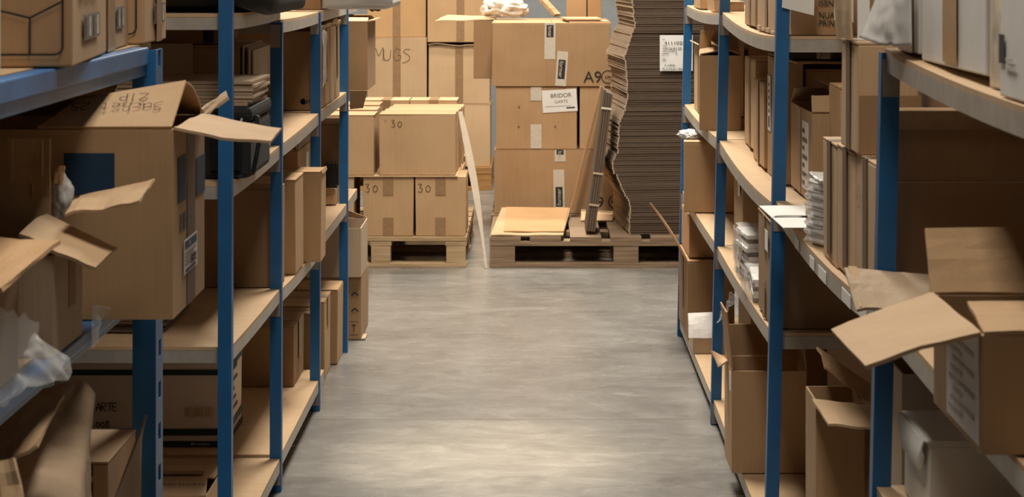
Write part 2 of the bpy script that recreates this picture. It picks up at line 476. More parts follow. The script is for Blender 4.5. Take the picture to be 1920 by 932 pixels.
def floor_mat():
    m, N, L, b = new_mat('polished_concrete')
    tc = N.new('ShaderNodeTexCoord')
    def nz(scale, det, sc=(1, 1, 1), dist=0.0):
        mp = N.new('ShaderNodeMapping'); mp.inputs['Scale'].default_value = sc
        L.new(tc.outputs['Object'], mp.inputs['Vector'])
        n = N.new('ShaderNodeTexNoise'); n.inputs['Scale'].default_value = scale; n.inputs['Detail'].default_value = det
        n.inputs['Distortion'].default_value = dist
        L.new(mp.outputs[0], n.inputs['Vector']); return n
    a = nz(1.4, 12, (0.8, 1.1, 1), 0.8); c = nz(11, 9, (0.6, 1.0, 1), 0.8)
    a.inputs['Roughness'].default_value = 0.68; c.inputs['Roughness'].default_value = 0.7
    mm = N.new('ShaderNodeMath'); mm.operation = 'MULTIPLY_ADD'; mm.inputs[1].default_value = 0.5
    L.new(c.outputs[0], mm.inputs[0]); L.new(a.outputs[0], mm.inputs[2])
    r = N.new('ShaderNodeValToRGB')
    r.color_ramp.elements[0].position = 0.5; r.color_ramp.elements[0].color = (0.135, 0.128, 0.118, 1)
    r.color_ramp.elements[1].position = 0.98; r.color_ramp.elements[1].color = (0.295, 0.282, 0.262, 1)
    L.new(mm.outputs[0], r.inputs[0])
    # saw-cut joint across the aisle
    sx = N.new('ShaderNodeSeparateXYZ'); L.new(tc.outputs['Object'], sx.inputs[0])
    d = N.new('ShaderNodeMath'); d.operation = 'SUBTRACT'; L.new(sx.outputs['Y'], d.inputs[0]); d.inputs[1].default_value = 6.745
    ab = N.new('ShaderNodeMath'); ab.operation = 'ABSOLUTE'; L.new(d.outputs[0], ab.inputs[0])
    lt = N.new('ShaderNodeMath'); lt.operation = 'LESS_THAN'; L.new(ab.outputs[0], lt.inputs[0]); lt.inputs[1].default_value = 0.006
    # scuffs
    s = nz(34, 10, (0.5, 1.3, 1), 1.2)
    sr = N.new('ShaderNodeValToRGB'); sr.color_ramp.elements[0].position = 0.22; sr.color_ramp.elements[1].position = 0.36
    sr.color_ramp.elements[0].color = (1, 1, 1, 1); sr.color_ramp.elements[1].color = (0, 0, 0, 1)
    L.new(s.outputs[0], sr.inputs[0])
    mx = N.new('ShaderNodeMath'); mx.operation = 'MAXIMUM'
    sc2 = N.new('ShaderNodeMath'); sc2.operation = 'MULTIPLY'; sc2.inputs[1].default_value = 0.45
    L.new(sr.outputs[0], sc2.inputs[0]); L.new(sc2.outputs[0], mx.inputs[0])
    l2 = N.new('ShaderNodeMath'); l2.operation = 'MULTIPLY'; l2.inputs[1].default_value = 0.6; L.new(lt.outputs[0], l2.inputs[0])
    L.new(l2.outputs[0], mx.inputs[1])
    mix = N.new('ShaderNodeMix'); mix.data_type = 'RGBA'
    L.new(mx.outputs[0], mix.inputs[0]); L.new(r.outputs[0], mix.inputs[6]); mix.inputs[7].default_value = (0.13, 0.11, 0.09, 1)
    L.new(mix.outputs[2], b.inputs['Base Color'])
    rr = N.new('ShaderNodeMapRange'); rr.inputs[3].default_value = 0.16; rr.inputs[4].default_value = 0.36
    L.new(c.outputs[0], rr.inputs[0]); L.new(rr.outputs[0], b.inputs['Roughness'])
    bp = N.new('ShaderNodeBump'); bp.inputs['Strength'].default_value = 0.06; bp.inputs['Distance'].default_value = 0.004
    L.new(mm.outputs[0], bp.inputs['Height']); L.new(bp.outputs[0], b.inputs['Normal'])
    return m

WALL = plain_mat('grey_blue_wall', (0.27, 0.29, 0.31), 0.8, var=0.05)
WALLD = plain_mat('dark_grey_wall', (0.09, 0.085, 0.08), 0.9, var=0.05)  # side walls darkened: the shade behind the racks is in their colour
bm = bmesh.new(); bbox(bm, -4, 4, -2, 15.3, -0.1, 0.0); struct('floor', bm, floor_mat())
bm = bmesh.new(); bbox(bm, -4, 4, 15.2, 15.3, 0.0, 4.6); struct('wall_back', bm, WALL)
bm = bmesh.new(); bbox(bm, -1.75, -1.65, -2, 9.2, 0.0, 4.6); bbox(bm, -4, -1.75, 9.1, 9.2, 0.0, 4.6); bbox(bm, -4.1, -4.0, 9.1, 15.3, 0.0, 4.6); struct('wall_left', bm, WALLD)
bm = bmesh.new(); bbox(bm, 1.40, 1.50, -2, 9.2, 0.0, 4.6); bbox(bm, 1.50, 4, 9.1, 9.2, 0.0, 4.6); bbox(bm, 4.0, 4.1, 9.1, 15.3, 0.0, 4.6); struct('wall_right', bm, WALLD)
bm = bmesh.new(); bbox(bm, -1.75, 1.5, -2.1, -2.0, 0.0, 4.6); struct('wall_front', bm, WALL)
bm = bmesh.new(); bbox(bm, -4.1, 4.1, -2.1, 15.3, 4.6, 4.7); struct('ceiling', bm, plain_mat('ceiling_paint', (0.28, 0.28, 0.275), 0.9, var=0.04))

# ------------------------------------------------------------------ shelving
def xr_front(z): return 0.558 + 0.022 * z           # the right rack leans a little
def l_post(bm, x, y, z0, z1, w, sgn, lean=0.0, t=0.003, slots=False):
    """angle-section upright, its corner on the aisle and camera side; sgn = direction from the aisle into the rack"""
    def slab(xa, xb, ya, yb, za, zb):
        n0 = len(bm.verts); bbox(bm, min(xa, xb), max(xa, xb), ya, yb, za, zb)
        bm.verts.ensure_lookup_table()
        for v in bm.verts[n0:]: v.co.x += lean * v.co.z
    xa = x - sgn * w / 2
    slab(xa, xa + sgn * w, y - w / 2, y - w / 2 + t, z0, z1)
    if not slots:
        slab(xa, xa + sgn * t, y - w / 2 + t, y + w / 2, z0, z1)
    else:
        ya, yb = y - w / 2 + t, y + w / 2 + 0.03
        slab(xa, xa + sgn * t, ya, ya + 0.02, z0, z1); slab(xa, xa + sgn * t, yb - 0.02, yb, z0, z1)
        z = z0
        while z < z1:
            slab(xa, xa + sgn * t, ya + 0.02, yb - 0.02, z, min(z + 0.045, z1)); z += 0.075

def make_board(root, key, fx, bx, y0, y1, za, zb, sag, lip=0.028, mat=HARD, bars=(True, True), barmat=STEEL, edge=0.0):
    """board from y0 (near, height za) to y1 (far, height zb), sagging in the middle"""
    f = lambda y: za + (zb - za) * (y - y0) / (y1 - y0) - sag * 4 * ((y - y0) / (y1 - y0)) * (1 - (y - y0) / (y1 - y0))
    BOARD[key] = f
    def strip(bm, xa, xb, dz0, dz1, ya, yb, n=16):
        rows = []
        for i in range(n + 1):
            y = ya + (yb - ya) * i / n; z = f(y)
            rows.append([bm.verts.new(q) for q in ((xa, y, z + dz0), (xb, y, z + dz0), (xb, y, z + dz1), (xa, y, z + dz1))])
        for a, b in zip(rows, rows[1:]):
            for k in range(4): bm.faces.new((a[k], a[(k + 1) % 4], b[(k + 1) % 4], b[k]))
        bm.faces.new(rows[0][::-1]); bm.faces.new(rows[-1])
    lo, hi = min(fx, bx), max(fx, bx)
    bm = bmesh.new(); strip(bm, lo, hi, -0.008, 0, y0 + 0.002, y1 - 0.002); add('shelf_board', bm, mat, root)
    s = 1 if bx > fx else -1
    for xa in (fx, bx - s * 0.012):
        bm = bmesh.new(); strip(bm, min(xa, xa + s * 0.012), max(xa, xa + s * 0.012), -0.008 - lip, -0.008, y0 + 0.002, y1 - 0.002)
        add('side_rail', bm, barmat, root)
    for flag, y in zip(bars, (y0 + 0.002, y1 - 0.014)):
        if flag:
            bm = bmesh.new(); z = f(y + 0.006) - 0.0085
            bbox(bm, lo + 0.013, hi - 0.013, y, y + 0.012, z - lip, z); add('end_rail', bm, barmat, root)
    return f

def bracket(root, x, y, z, w, sgn, h=0.062):
    """grey joint plate on the camera side of an upright, just under the shelf"""
    bm = bmesh.new()
    xa = x - sgn * (w / 2 - 0.005)
    bbox(bm, *sorted((xa, xa + sgn * (w - 0.004))), y - w / 2 - 0.0025, y - w / 2 - 0.0005, z - h, z)
    return add('bracket', bm, BRACK, root)

# left light rack
UY = [4.88, 5.84, 6.88, 7.90]
LW = 0.031
lx = -0.70
rack_l = empty('shelving_rack', (0, 0, 0), 'blue-post boltless rack along the left side of the aisle, farther one', 'shelving', 'shelving racks')
for y in UY:
    bm = bmesh.new(); l_post(bm, lx, y, 0.0, 1.62 if y < 5 else 1.268, LW, -1, 0.002); add('post', bm, BLUE, rack_l)
    bm = bmesh.new(); l_post(bm, -1.36, y, 0.0, 1.30 if y < 5 else 1.262, LW, 1, 0.0); add('post', bm, BLUE, rack_l)
LB = [('La4', 0, 1.315, 1.312, .004), ('La3', 0, .932, .936, .004), ('La2', 0, .562, .548, .003), ('La1', 0, .09, .09, 0),
      ('Lb4', 1, 1.274, 1.270, .003), ('Lb3', 1, .936, .948, .004), ('Lb2', 1, .543, .522, .006), ('Lb1', 1, .098, .098, 0),
      ('Lc4', 2, 1.272, 1.272, 0), ('Lc3', 2, .950, .953, .0), ('Lc2', 2, .545, .549, .004)]
for k, i, za, zb, sg in LB:
    y1 = UY[i + 1]
    if k in ('Lc4', 'Lc3', 'Lc2'): y1 = 8.36
    if k == 'Lb1': y1 = 7.05
    make_board(rack_l, k, lx + 0.012, -1.372, UY[i], y1, za, zb, sg)
for y, zs in ((UY[1], (1.27, .935, .545, .09)), (UY[2], (1.27, .945, .522, .09)), (UY[3], (1.27, .953, .549))):
    for z in zs: bracket(rack_l, lx + 0.003, y, z - 0.009, LW, -1)

# left near heavy rack with blue beams
rack_h = empty('shelving_rack', (0, 0, 0), 'heavy rack with slotted blue post and blue beams, nearest on the left', 'shelving', 'shelving racks')
bm = bmesh.new(); l_post(bm, -0.70, 3.89, 0.0, 1.276, 0.042, -1, 0.0, 0.004, slots=True); add('post', bm, BLUE, rack_h)
bm = bmesh.new(); l_post(bm, -1.38, 3.89, 0.0, 1.276, 0.042, 1, 0.0, 0.004); add('post', bm, BLUE, rack_h)
for px in (-0.70, -1.38):
    bm = bmesh.new(); l_post(bm, px, 2.0, 0.0, 1.276, 0.042, -1 if px > -1 else 1, 0.0, 0.004); add('post', bm, BLUE, rack_h)
def heavy_level(key, z, h, ye):
    BOARD[key] = lambda y: z
    for fx, s in ((-0.69, -1), (-1.39, 1)):
        bm = bmesh.new()
        bbox(bm, *sorted((fx, fx + s * 0.03)), 2.03, 3.862, z - h * 0.62, z - 0.001, bev=0.003)
        bbox(bm, *sorted((fx + s * 0.006, fx + s * 0.03)), 2.03, 3.862, z - h, z - h * 0.62, bev=0.002)
        add('beam', bm, BLUE_BEAM, rack_h)
    for y in (2.03, 3.84):
        bm = bmesh.new(); bbox(bm, -1.358, -0.722, y, y + 0.02, z - h, z - 0.001); add('end_rail', bm, BLUE, rack_h)
    bm = bmesh.new(); bbox(bm, -1.358, -0.722, 2.06, ye, z - 0.0105, z); add('shelf_board', bm, HARD, rack_h)
heavy_level('H4', 1.282, 0.052, 4.06)
heavy_level('H3', 0.865, 0.034, 3.835)
heavy_level('H2', 0.330, 0.05, 3.835)

# right rack
RY = [8.24, 6.68, 5.12, 3.57, 2.02]
RW = 0.031
rack_r = empty('shelving_rack', (0, 0, 0), 'blue-post rack with sagging shelves along the right side of the aisle', 'shelving', 'shelving racks')
for y in RY:
    bm = bmesh.new(); l_post(bm, 0.558, y, 0.0, 1.285 if y < 4 else 1.62, RW, 1, 0.022); add('post', bm, BLUE, rack_r)
    bm = bmesh.new(); l_post(bm, 1.18, y, 0.0, 1.25, RW, -1, 0.022); add('post', bm, BLUE, rack_r)
RB_ = [('Ra4', 0, 1.274, 1.262, .012), ('Ra3', 0, .880, .885, .010), ('Ra2', 0, .553, .554, .006), ('Ra1', 0, .078, .07, .002),
       ('Rb4', 1, 1.256, 1.275, .020), ('Rb3', 1, .856, .879, .020), ('Rb2', 1, .552, .552, .008), ('Rb1', 1, .066, .078, .002),
       ('Rc3', 2, .862, .868, .026), ('Rc1', 2, .075, .066, .002),
       ('Rd4', 3, 1.270, 1.292, .014), ('Rd3', 3, .852, .866, .008), ('Rd2', 3, .570, .570, .004)]
for k, i, za, zb, sg in RB_:
    fx = xr_front((za + zb) / 2) - 0.008
    make_board(rack_r, k, fx, 1.19, RY[i + 1], RY[i], za, zb, sg, lip=0.030)
for y, zs in ((RY[0], (1.262, .885, .553)), (RY[1], (1.274, .879, .552, .075)), (RY[2], (.866,)), (RY[3], (1.283, .866))):
    for z in zs: bracket(rack_r, xr_front(z) - 0.004, y, z - 0.009, RW, 1)
# small paper shelf tickets on the front rail of the right rack
def ticket(u0, u1):
    xf = xr_front(.85) - 0.0095
    yn, yf = xf * F / (u1 - CX), xf * F / (u0 - CX)
    zt = BOARD['Rc3']((yn + yf) / 2)
    boxobj('shelf_ticket', PAPER, rack_r, xf, xf + 0.001, yn, yf, zt - 0.036, zt - 0.012)
for a, b in ((1490, 1498), (1518, 1526), (1534, 1548), (1578, 1594), (1604, 1624)): ticket(a, b)

# ------------------------------------------------------------------ pallets
def pallet(label, x0, x1, y0, y1, mat, along='x', tint2=None, group='wooden pallets'):
    """timber pallet whose deck boards run along `along`"""
    root = empty('wooden_pallet', ((x0 + x1) / 2, (y0 + y1) / 2, 0), label, 'pallet', group)
    w, d = (x1 - x0) / 2, (y1 - y0) / 2
    h = 0.144
    def bd(name, *a): boxobj(name, mat, root, *a, bev=0.002)
    if along == 'y':      # deck boards run in depth, seen end on; stringers across
        n = 7; bw = 2 * w / n * 0.80
        for i in range(n):
            cx = -w + bw / 2 + (2 * w - bw) * i / (n - 1)
            bd('deck_board', cx - bw / 2, cx + bw / 2, -d, d, h - 0.020, h)
        for cy in (-d + 0.05, 0, d - 0.05):
            bd('stringer_board', -w, w, cy - 0.05, cy + 0.05, h - 0.0425, h - 0.0205)
            bd('skid_board', -w, w, cy - 0.05, cy + 0.05, 0.0, 0.022)
            for cx in (-w + 0.06, 0, w - 0.06):
                bd('block', cx - 0.058, cx + 0.058, cy - 0.048, cy + 0.048, 0.0225, h - 0.043)
    else:                 # deck boards run across, their long edge to the aisle
        n = 6; bw = 2 * d / n * 0.78
        for i in range(n):
            cy = -d + bw / 2 + (2 * d - bw) * i / (n - 1)
            bd('deck_board', -w, w, cy - bw / 2, cy + bw / 2, h - 0.020, h)
        for cx in (-w + 0.05, 0, w - 0.05):
            bd('stringer_board', cx - 0.05, cx + 0.05, -d + 0.002, d - 0.002, h - 0.0425, h - 0.0205)
            for cy in (-d + 0.05, 0, d - 0.05):
                bd('block', cx - 0.045, cx + 0.045, cy - 0.048, cy + 0.048, 0.0225, h - 0.021 - 0.022)
        for cy in (-d + 0.05, 0, d - 0.05):
            bd('skid_board', -w, w, cy - 0.05, cy + 0.05, 0.0, 0.022)
    return root
pallet('pale wooden pallet under the cartons marked 30', X(875, 10.05) - 0.80, X(875, 10.05), 10.05, 11.25, PALLET, 'x')
pallet('weathered wooden pallet under the wavy stack of flattened cartons', X(918, 10.05), X(918, 10.05) + 1.27, 10.05, 10.85, PALLETD, 'y')
pallet('wooden pallet behind under the cartons with printed white tape', -0.22, 0.98, 10.90, 12.10, PALLETD, 'x')
pallet('orange-brown wooden pallet under the far carton wall', X(922, 13.4) - 1.2, X(922, 13.4), 13.40, 14.20, PALLETO, 'y')

# ------------------------------------------------------------------ back of the hall
g1 = 'cartons on the pale pallet'
zp = 0.1455
yA = 10.07
zl = Z(332, yA)
for (u0, u1, lab) in ((680, 776, 'taped carton marked 30, left of the lower pair on the pale pallet'), (778, 874, 'taped carton marked 30, right of the lower pair on the pale pallet')):
    c = carton(lab, X(u0, yA), X(u1, yA), yA, yA + 0.35, zp, zl, 'kraft', 'y', tape='both', drop=0.085, group=g1)
    fr = c.frame('near')
    pen(c.root, fr, '30', 0.012 if u0 < 700 else 0.015, 0.205, 0.028, w=0.09)
c = carton('carton at the lower left end of the pale pallet, mostly hidden', X(612, yA), X(664, yA), yA, yA + 0.4, zp, zl, 'light', 'x', group=g1)
pen(c.root, c.frame('near'), '0', 0.112, 0.20, 0.022, w=0.1)
for yy in (10.45, 10.84):
    carton('inner carton in the lower layer on the pale pallet', X(700, yy), X(868, yy), yy, yy + 0.37, zp, zl, 'kraft', 'y', group='inner lower cartons on the pale pallet')
o = panel('cardboard_sheet', [(X(650, yA), yA - 0.01, zl + 0.004), (X(858, yA), yA - 0.01, zl + 0.004), (X(858, yA), yA + 1.12, zl + 0.004), (X(650, yA), yA + 1.12, zl + 0.004)], 0.004, K['light'])
tag(o, 'thin light cardboard sheet between the two layers on the pale pallet', 'cardboard sheet')
zu0 = zl + 0.0075; zu = Z(214, yA)
yy = yA + 0.005
names = ['front carton with faint 30 in the upper row on the pale pallet', 'second carton from the front in the upper row on the pale pallet',
         'third carton from the front in the upper row on the pale pallet', 'fourth carton from the front in the upper row on the pale pallet']
for i, lab in enumerate(names):
    dz = -0.003 * i
    c = carton(lab, X(710, yA) + 0.006 * i, X(856, yA) - 0.004 + 0.005 * i, yy, yy + 0.205, zu0, zu + dz, 'kraft', 'x', group='upper row of cartons on the pale pallet')
    if i == 0: pen(c.root, c.frame('near'), '"30', 0.028, 0.225, 0.024, w=0.10)
    yy += 0.208
for k, (ua, ub) in enumerate(((680, 767), (768, 858))):
    carton('taped carton at the back %s of the upper row on the pale pallet' % ('left', 'right')[k], X(ua, yy), X(ub, yy), yy, yy + 0.24, zu0, zu + 0.010, 'light', 'y', tape=True, group='upper row of cartons on the pale pallet')
yy = yA + 0.005
for i, lab in enumerate(('front carton at the upper left of the pale pallet', 'second carton behind at the upper left of the pale pallet', 'rear carton at the upper left of the pale pallet')):
    carton(lab, X(618, yA), X(702, yA) - 0.006 * i, yy, yy + 0.25, zu0, zu - 0.004 + 0.006 * i, 'kraft', 'x', group=g1); yy += 0.258
# pale edge strip leaning on the pallet load
a, b = P(863, 209, 10.35), P(912, 497, 10.02)
b.z = 0.003
bm = bmesh.new()
d = (b - a); nrm = Vector((0.99, 0.12, 0)); side = d.cross(nrm).normalized()
n = 14
rings = []
for i in range(n + 1):
    t = i / n; q = a + d * t + Vector((0.010, 0, 0)) * math.sin(t * math.pi)
    wv = 0.0105 + 0.009 * math.sin(min(1, t * 1.25) * math.pi) - 0.005 * t
    rings.append([bm.verts.new(q + Vector((sx * wv, 0, 0)) + Vector((0, sy * 0.003, 0))) for sx, sy in ((-1, -1), (1, -1), (1, 1), (-1, 1))])
for r0, r1 in zip(rings, rings[1:]):
    for k in range(4): bm.faces.new((r0[k], r0[(k + 1) % 4], r1[(k + 1) % 4], r1[k]))
bm.faces.new(rings[0]); bm.faces.new(rings[-1][::-1])
org = (a + b) / 2
bmesh.ops.translate(bm, verts=bm.verts, vec=-org)
o = add('edge_strip', bm, plain_mat('pale_strip', (0.50, 0.42, 0.32), 0.6, var=0.05)); o.location = org
tag(o, 'long pale strip leaning against the right side of the pale pallet load', 'strip')

# far carton wall
yB = 13.42
zb = 0.1455
gw = 'cartons of the far wall stack'
c = carton('plain carton hidden at the bottom left of the far stack', X(686, yB), X(799, yB), yB, yB + 0.45, zb, 0.536, 'light', 'y', tape='both', group=gw)
c = carton('taped carton marked MUGS in the far stack', X(688, yB), X(800, yB), yB, yB + 0.42, 0.538, Z(70, yB), 'light', 'y', tape=True, drop=0.40, group=gw)
pen(c.root, c.frame('near'), 'MUGS', 0.045, 0.27, 0.056, w=0.055, gap=1.05, rot=-0.03)
z = Z(70, yB) + 0.002
c = carton('orange-toned carton on top of the carton marked MUGS', X(688, yB), X(799, yB), yB + 0.01, yB + 0.42, z, z + 0.36, 'orange', 'y', tape=True, drop=0.36, group=gw)
c = carton('carton at the bottom right of the far stack on the orange pallet', X(803, yB), X(920, yB), yB, yB + 0.42, zb, 0.534, 'light', 'x', group=gw)
c = carton('taped carton with bulged lid right of the carton marked MUGS', X(803, yB), X(919, yB), yB, yB + 0.42, 0.536, Z(85, yB), 'light', 'y', tape=True, drop=0.38, group=gw)
z = Z(79, yB)
panel('flap', [(X(803, yB), yB - 0.012, z - 0.014), (X(919, yB), yB - 0.012, z - 0.018), (X(919, yB), yB + 0.3, z - 0.014), (X(803, yB), yB + 0.3, z - 0.012)], 0.004, K['light'], c.root, 0.0, 0.012)
c = carton('tall taped carton at the top right of the far stack', X(801, yB), X(926, yB), yB - 0.015, yB + 0.42, z, z + 0.40, 'kraft', 'y', tape=True, drop=0.40, group=gw)

# cartons with printed tape, on the pallet behind
yC = 10.96
gp = 'cartons closed with printed white tape'
def ptape(c, u0, v0, v1, rot=0.0, logo=None, flip=False):
    fr = c.frame('near')
    patch(c.root, fr, u0, u0 + 0.055, v0, v1, WTAPE, 'tape', 0.0004, rot, label='white printed tape')
    if logo:
        l0, l1 = logo
        cx = u0 + 0.0275 + (-(l0 + l1) / 2 + (v0 + v1) / 2) * math.tan(rot)
        patch(c.root, fr, cx - 0.018, cx + 0.018, l0, l1, INK, 'logo_panel', 0.001, rot)
        if flip: words(c.root, fr, 'former', cx - 0.010, l1 - 0.006, 0.030, WTAPE, 'logo_lettering', -math.pi / 2 + rot, 0.0018, sx=max(0.5, (l1 - l0) / 0.10))
        else: words(c.root, fr, 'former', cx + 0.010, l0 + 0.006, 0.030, WTAPE, 'logo_lettering', math.pi / 2 + rot, 0.0018, sx=max(0.5, (l1 - l0) / 0.10))
def s(px): return px * yC / F
c = B('large carton printed A9 at the bottom of the taped column', 926, 1162, 281, yC, 0.55, z0=zp, group=gp, mat='kraft', seam='x')
hh = c.h
ptape(c, s(1038 - 926), 0.012, hh - s(318 - 281), 0.02, (0.035, 0.135))
ptape(c, s(1040 - 926), hh - s(22), hh, 0.0, (hh - s(9), hh), True)
words(c.root, c.frame('near'), 'A9', s(1100 - 926), s(12), 0.075)
for q in (0,):
    bm = bmesh.new(); n = 28
    for k in range(n):
        t0, t1 = 2 * math.pi * k / n, 2 * math.pi * (k + 1) / n
        bm.faces.new([bm.verts.new((r * math.cos(t), r * math.sin(t), 0)) for r, t in ((.030, t0), (.034, t0), (.034, t1), (.030, t1))])
    ring_me = add('printed_ring', bm, INK, c.root)
    ring_me.matrix_local = frame_mat(c.frame('near'), s(1153 - 926), s(22), 0.0012)
words(c.root, c.frame('near'), 'VM', s(1146 - 926), s(18), 0.028)
z3 = Z(281, yC) + 0.002
c = B('labelled carton with white sheet in the middle of the taped column', 929, 1083, 163, yC + 0.01, 0.5, z0=z3, group=gp, mat='kraft', seam='x')
hh = c.h
ptape(c, s(995 - 929), 0.004, s(277 - 230), 0.0)
ptape(c, s(995 - 929), hh - s(26), hh, 0.0)
fr = c.frame('near')
patch(c.root, fr, s(1017 - 929), s(1082 - 929), hh - s(47), hh - s(5), PAPER, 'paper_label', 0.0010, 0.06, label='white delivery label')
words(c.root, fr, 'BRIDOR', s(1032 - 929), hh - s(21), 0.030, rot=0.06, lift=0.002, sx=1.0)
words(c.root, fr, 'GARTS', s(1040 - 929), hh - s(31), 0.022, PRINT, rot=0.06, lift=0.002)
patch(c.root, fr, s(1022 - 929), s(1070 - 929), hh - s(36.5), hh - s(36), INK, 'printed_line', 0.002, 0.06)
patch(c.root, fr, s(1062 - 929), s(1078 - 929), hh - s(40), hh - s(37.5), INK, 'printed_line', 0.002, 0.06)
for px, py in ((972, 202), (971, 239), (1040, 239)):
    patch(c.root, fr, s(px - 929), s(px - 926), hh - s(py - 163), hh - s(py - 166), PRINT, 'hole_mark', 0.001, 0.6)
B('plain carton right of the labelled carton in the taped column', 1086, 1162, 163, yC + 0.015, 0.5, z0=z3, group=gp, mat='kraft', seam='x')
z2 = Z(163, yC + 0.01) + 0.003
c = B('large carton printed A9 at the top of the taped column', 922, 1146, 43, yC, 0.55, z0=z2, group=gp, mat='kraft', seam='y')
hh = c.h
ptape(c, s(1021 - 922), hh - s(68), hh, -0.01, (hh - s(27), hh - s(4)), True)
ptape(c, s(1043 - 922), 0.002, s(66), -0.07, (s(14), s(50)), True)
words(c.root, c.frame('near'), 'A9', s(1094 - 922), s(8), 0.080)
ring2 = ring_me.copy(); COL.objects.link(ring2); ring2.parent = c.root; ring2.matrix_local = frame_mat(c.frame('near'), s(1140 - 922), s(18), 0.0012)
words(c.root, c.frame('near'), 'VM', s(1133 - 922), s(14), 0.026)
topA = z2 + hh
# column behind it
yD = 11.55
carton('tall plain carton hidden behind the taped column', -0.20, 0.44, yD, yD + 0.50, zp, 0.795, 'kraft', 'x', group='cartons behind the taped column')
zt = Z(39, yD)
c = carton('carton with lid flap held out, behind the top carton printed A9', X(887, yD), 0.40, yD, yD + 0.50, 0.797, zt, 'brown', 'x', group='cartons behind the taped column')
panel('flap', [P(815, 40, yD + .02), (X(928, yD), yD + 0.02, zt + 0.008), (X(928, yD), yD + 0.42, zt + 0.010), P(838, 29, yD + .42)], 0.005, K['light'], c.root, 0.0, 0.006)
o = blob('crumpled_cloth', (X(946, yD + .2), yD + 0.2, zt + 0.016), 0.105, 0.09, 0.060, CLOTH, None, 0.42, 1.7, 3, sub=5)
tag(o, 'crumpled white cloth lying on the open carton lid', 'cloth')
a, b = P(1000, -6, 11.62), P(1040, 37, 11.56)
bm = bmesh.new(); bbox(bm, -0.032, 0.032, -0.010, 0.010, -0.02, (b - a).length - 0.02, bev=0.002)
o = add('wooden_plank', bm, PALLET); o.location = b + Vector((0.0, 0, 0.03)); o.rotation_euler = (a - b).to_track_quat('Z', 'Y').to_euler()
o.location.z = topA + 0.012 + 0.025
tag(o, 'short wooden plank leaning askew on top of the taped column', 'plank')
c = carton('kraft carton standing behind the top carton printed A9', X(1062, yD + .06), X(1100, yD + .06), yD + 0.06, yD + 0.40, zt + 0.002, zt + 0.22, 'kraft', 'y', group='cartons behind the taped column')
c = carton('orange carton beside the wavy stack, behind the top carton printed A9', X(1101, yD + .06), X(1128, yD + .06), yD + 0.05, yD + 0.42, zt + 0.002, zt + 0.22, 'orange', 'y', group='cartons behind the taped column')
for k, (ua, ub, lab) in enumerate(((1068, 1144, 'lower flat cardboard offcut on the top carton printed A9'), (1063, 1130, 'upper flat cardboard offcut on the top carton printed A9'))):
    zz = topA + 0.004 + 0.012 * k
    o = panel('cardboard_offcut', [(X(ua, yC), yC + 0.06, zz), (X(ub, yC), yC + 0.06, zz), (X(ub, yC) - 0.02, yC + 0.42, zz), (X(ua, yC) - 0.03, yC + 0.42, zz)], 0.007, K['light'], None, 0.0, 0.0)
    tag(o, lab, 'cardboard sheet', 'cardboard offcuts on the taped column')

# ------------------------------------------------------------------ wavy stack of flattened cartons
PROF = [(-60, 1181), (0, 1183), (29, 1187), (50, 1191), (75, 1182), (110, 1171), (116, 1173), (145, 1176), (182, 1176), (211, 1170), (232, 1160),
        (272, 1157), (288, 1156), (304, 1150), (320, 1150), (343, 1158), (369, 1170), (382, 1179), (400, 1179), (445, 1178)]
def prof(v):
    for (v0, u0), (v1, u1) in zip(PROF, PROF[1:]):
        if v0 <= v <= v1: return u0 + (u1 - u0) * (v - v0) / (v1 - v0)
    return PROF[-1][1] if v > 0 else PROF[0][1]
T = 0.0105
wS, dS = 0.42, 0.66
bm = bmesh.new()
bbox(bm, 0, wS, 0, dS, 0, 0.0045, bev=0.0008); bbox(bm, 0.002, wS - 0.003, 0.002, dS, 0.0050, 0.0098, bev=0.0008)
bbox(bm, -0.0008, 0.0050, -0.0012, 0.006, 0.0002, 0.0096)
sheet = add('flattened_carton', bm, K['grey'])
sheet.data.materials.append(K['flute'])           # shade of the open flutes put into dark board, left side kept light
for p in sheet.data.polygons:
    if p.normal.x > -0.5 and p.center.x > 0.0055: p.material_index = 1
yS = 10.11
z = 0.1455
i = 0
bund = 0; bj = (0, 0, 0)
first = True
while z < 1.43:
    v = CY + (H - z) * F / yS
    if i % 9 == 0: bj = (R.uniform(-.004, .004), R.uniform(-.003, .004), R.uniform(-.012, .012))
    o = sheet if first else sheet.copy()
    if not first: COL.objects.link(o)
    first = False
    fall = max(0.0, 0.035 * math.sin((v - 270) / 175 * math.pi)) if 270 < v < 445 else 0.0
    o.location = (X(prof(v), yS) + R.uniform(-.0025, .0025) + bj[0], yS + 0.02 + bj[1] - fall * 0.3 + R.uniform(-.0015, .0015), z)
    o.rotation_euler = (0, 0, math.radians(5.0) + bj[2] + R.uniform(-.004, .004))
    tag(o, 'flattened brown carton lying in the tall wavy stack on the weathered pallet', 'flattened carton', 'flattened cartons in the wavy stack')
    z += T; i += 1

# delivery sheet hung on the stack
yl = min(q.location.y for q in COL.objects if q.name.startswith('flattened_carton') and 0.9 < q.location.z < 1.1) + 0.004
x0, x1, z0, z1 = X(1237, yl), X(1299, yl), Z(133, yl), Z(66, yl)
root = empty('paper_notice', ((x0 + x1) / 2, yl, z0), 'white delivery sheet numbered 4111022 on the wavy stack of flattened cartons', 'paper', None, math.radians(4.0))
bm = bmesh.new()
w, h = x1 - x0, z1 - z0
grid_solid(bm, lambda a, b: (-w / 2 + w * a, 0.004 * math.sin(a * 5 + 1) * b, h * b), 10, 8, 0.0012)
add('sheet', bm, PAPER, root)
fr = (Vector((-w / 2, -0.006, 0)), Vector((1, 0, 0)), Vector((0, 0, 1)), Vector((0, -1, 0)))
px = lambda p: p * yl / F
words(root, fr, '4111022 A', px(8), px(66 - 16.5), 0.0215, lift=0.0, sx=1.32)
words(root, fr, '10526/0133', px(3.5), px(66 - 26.5), 0.0175, lift=0.0, sx=1.12)
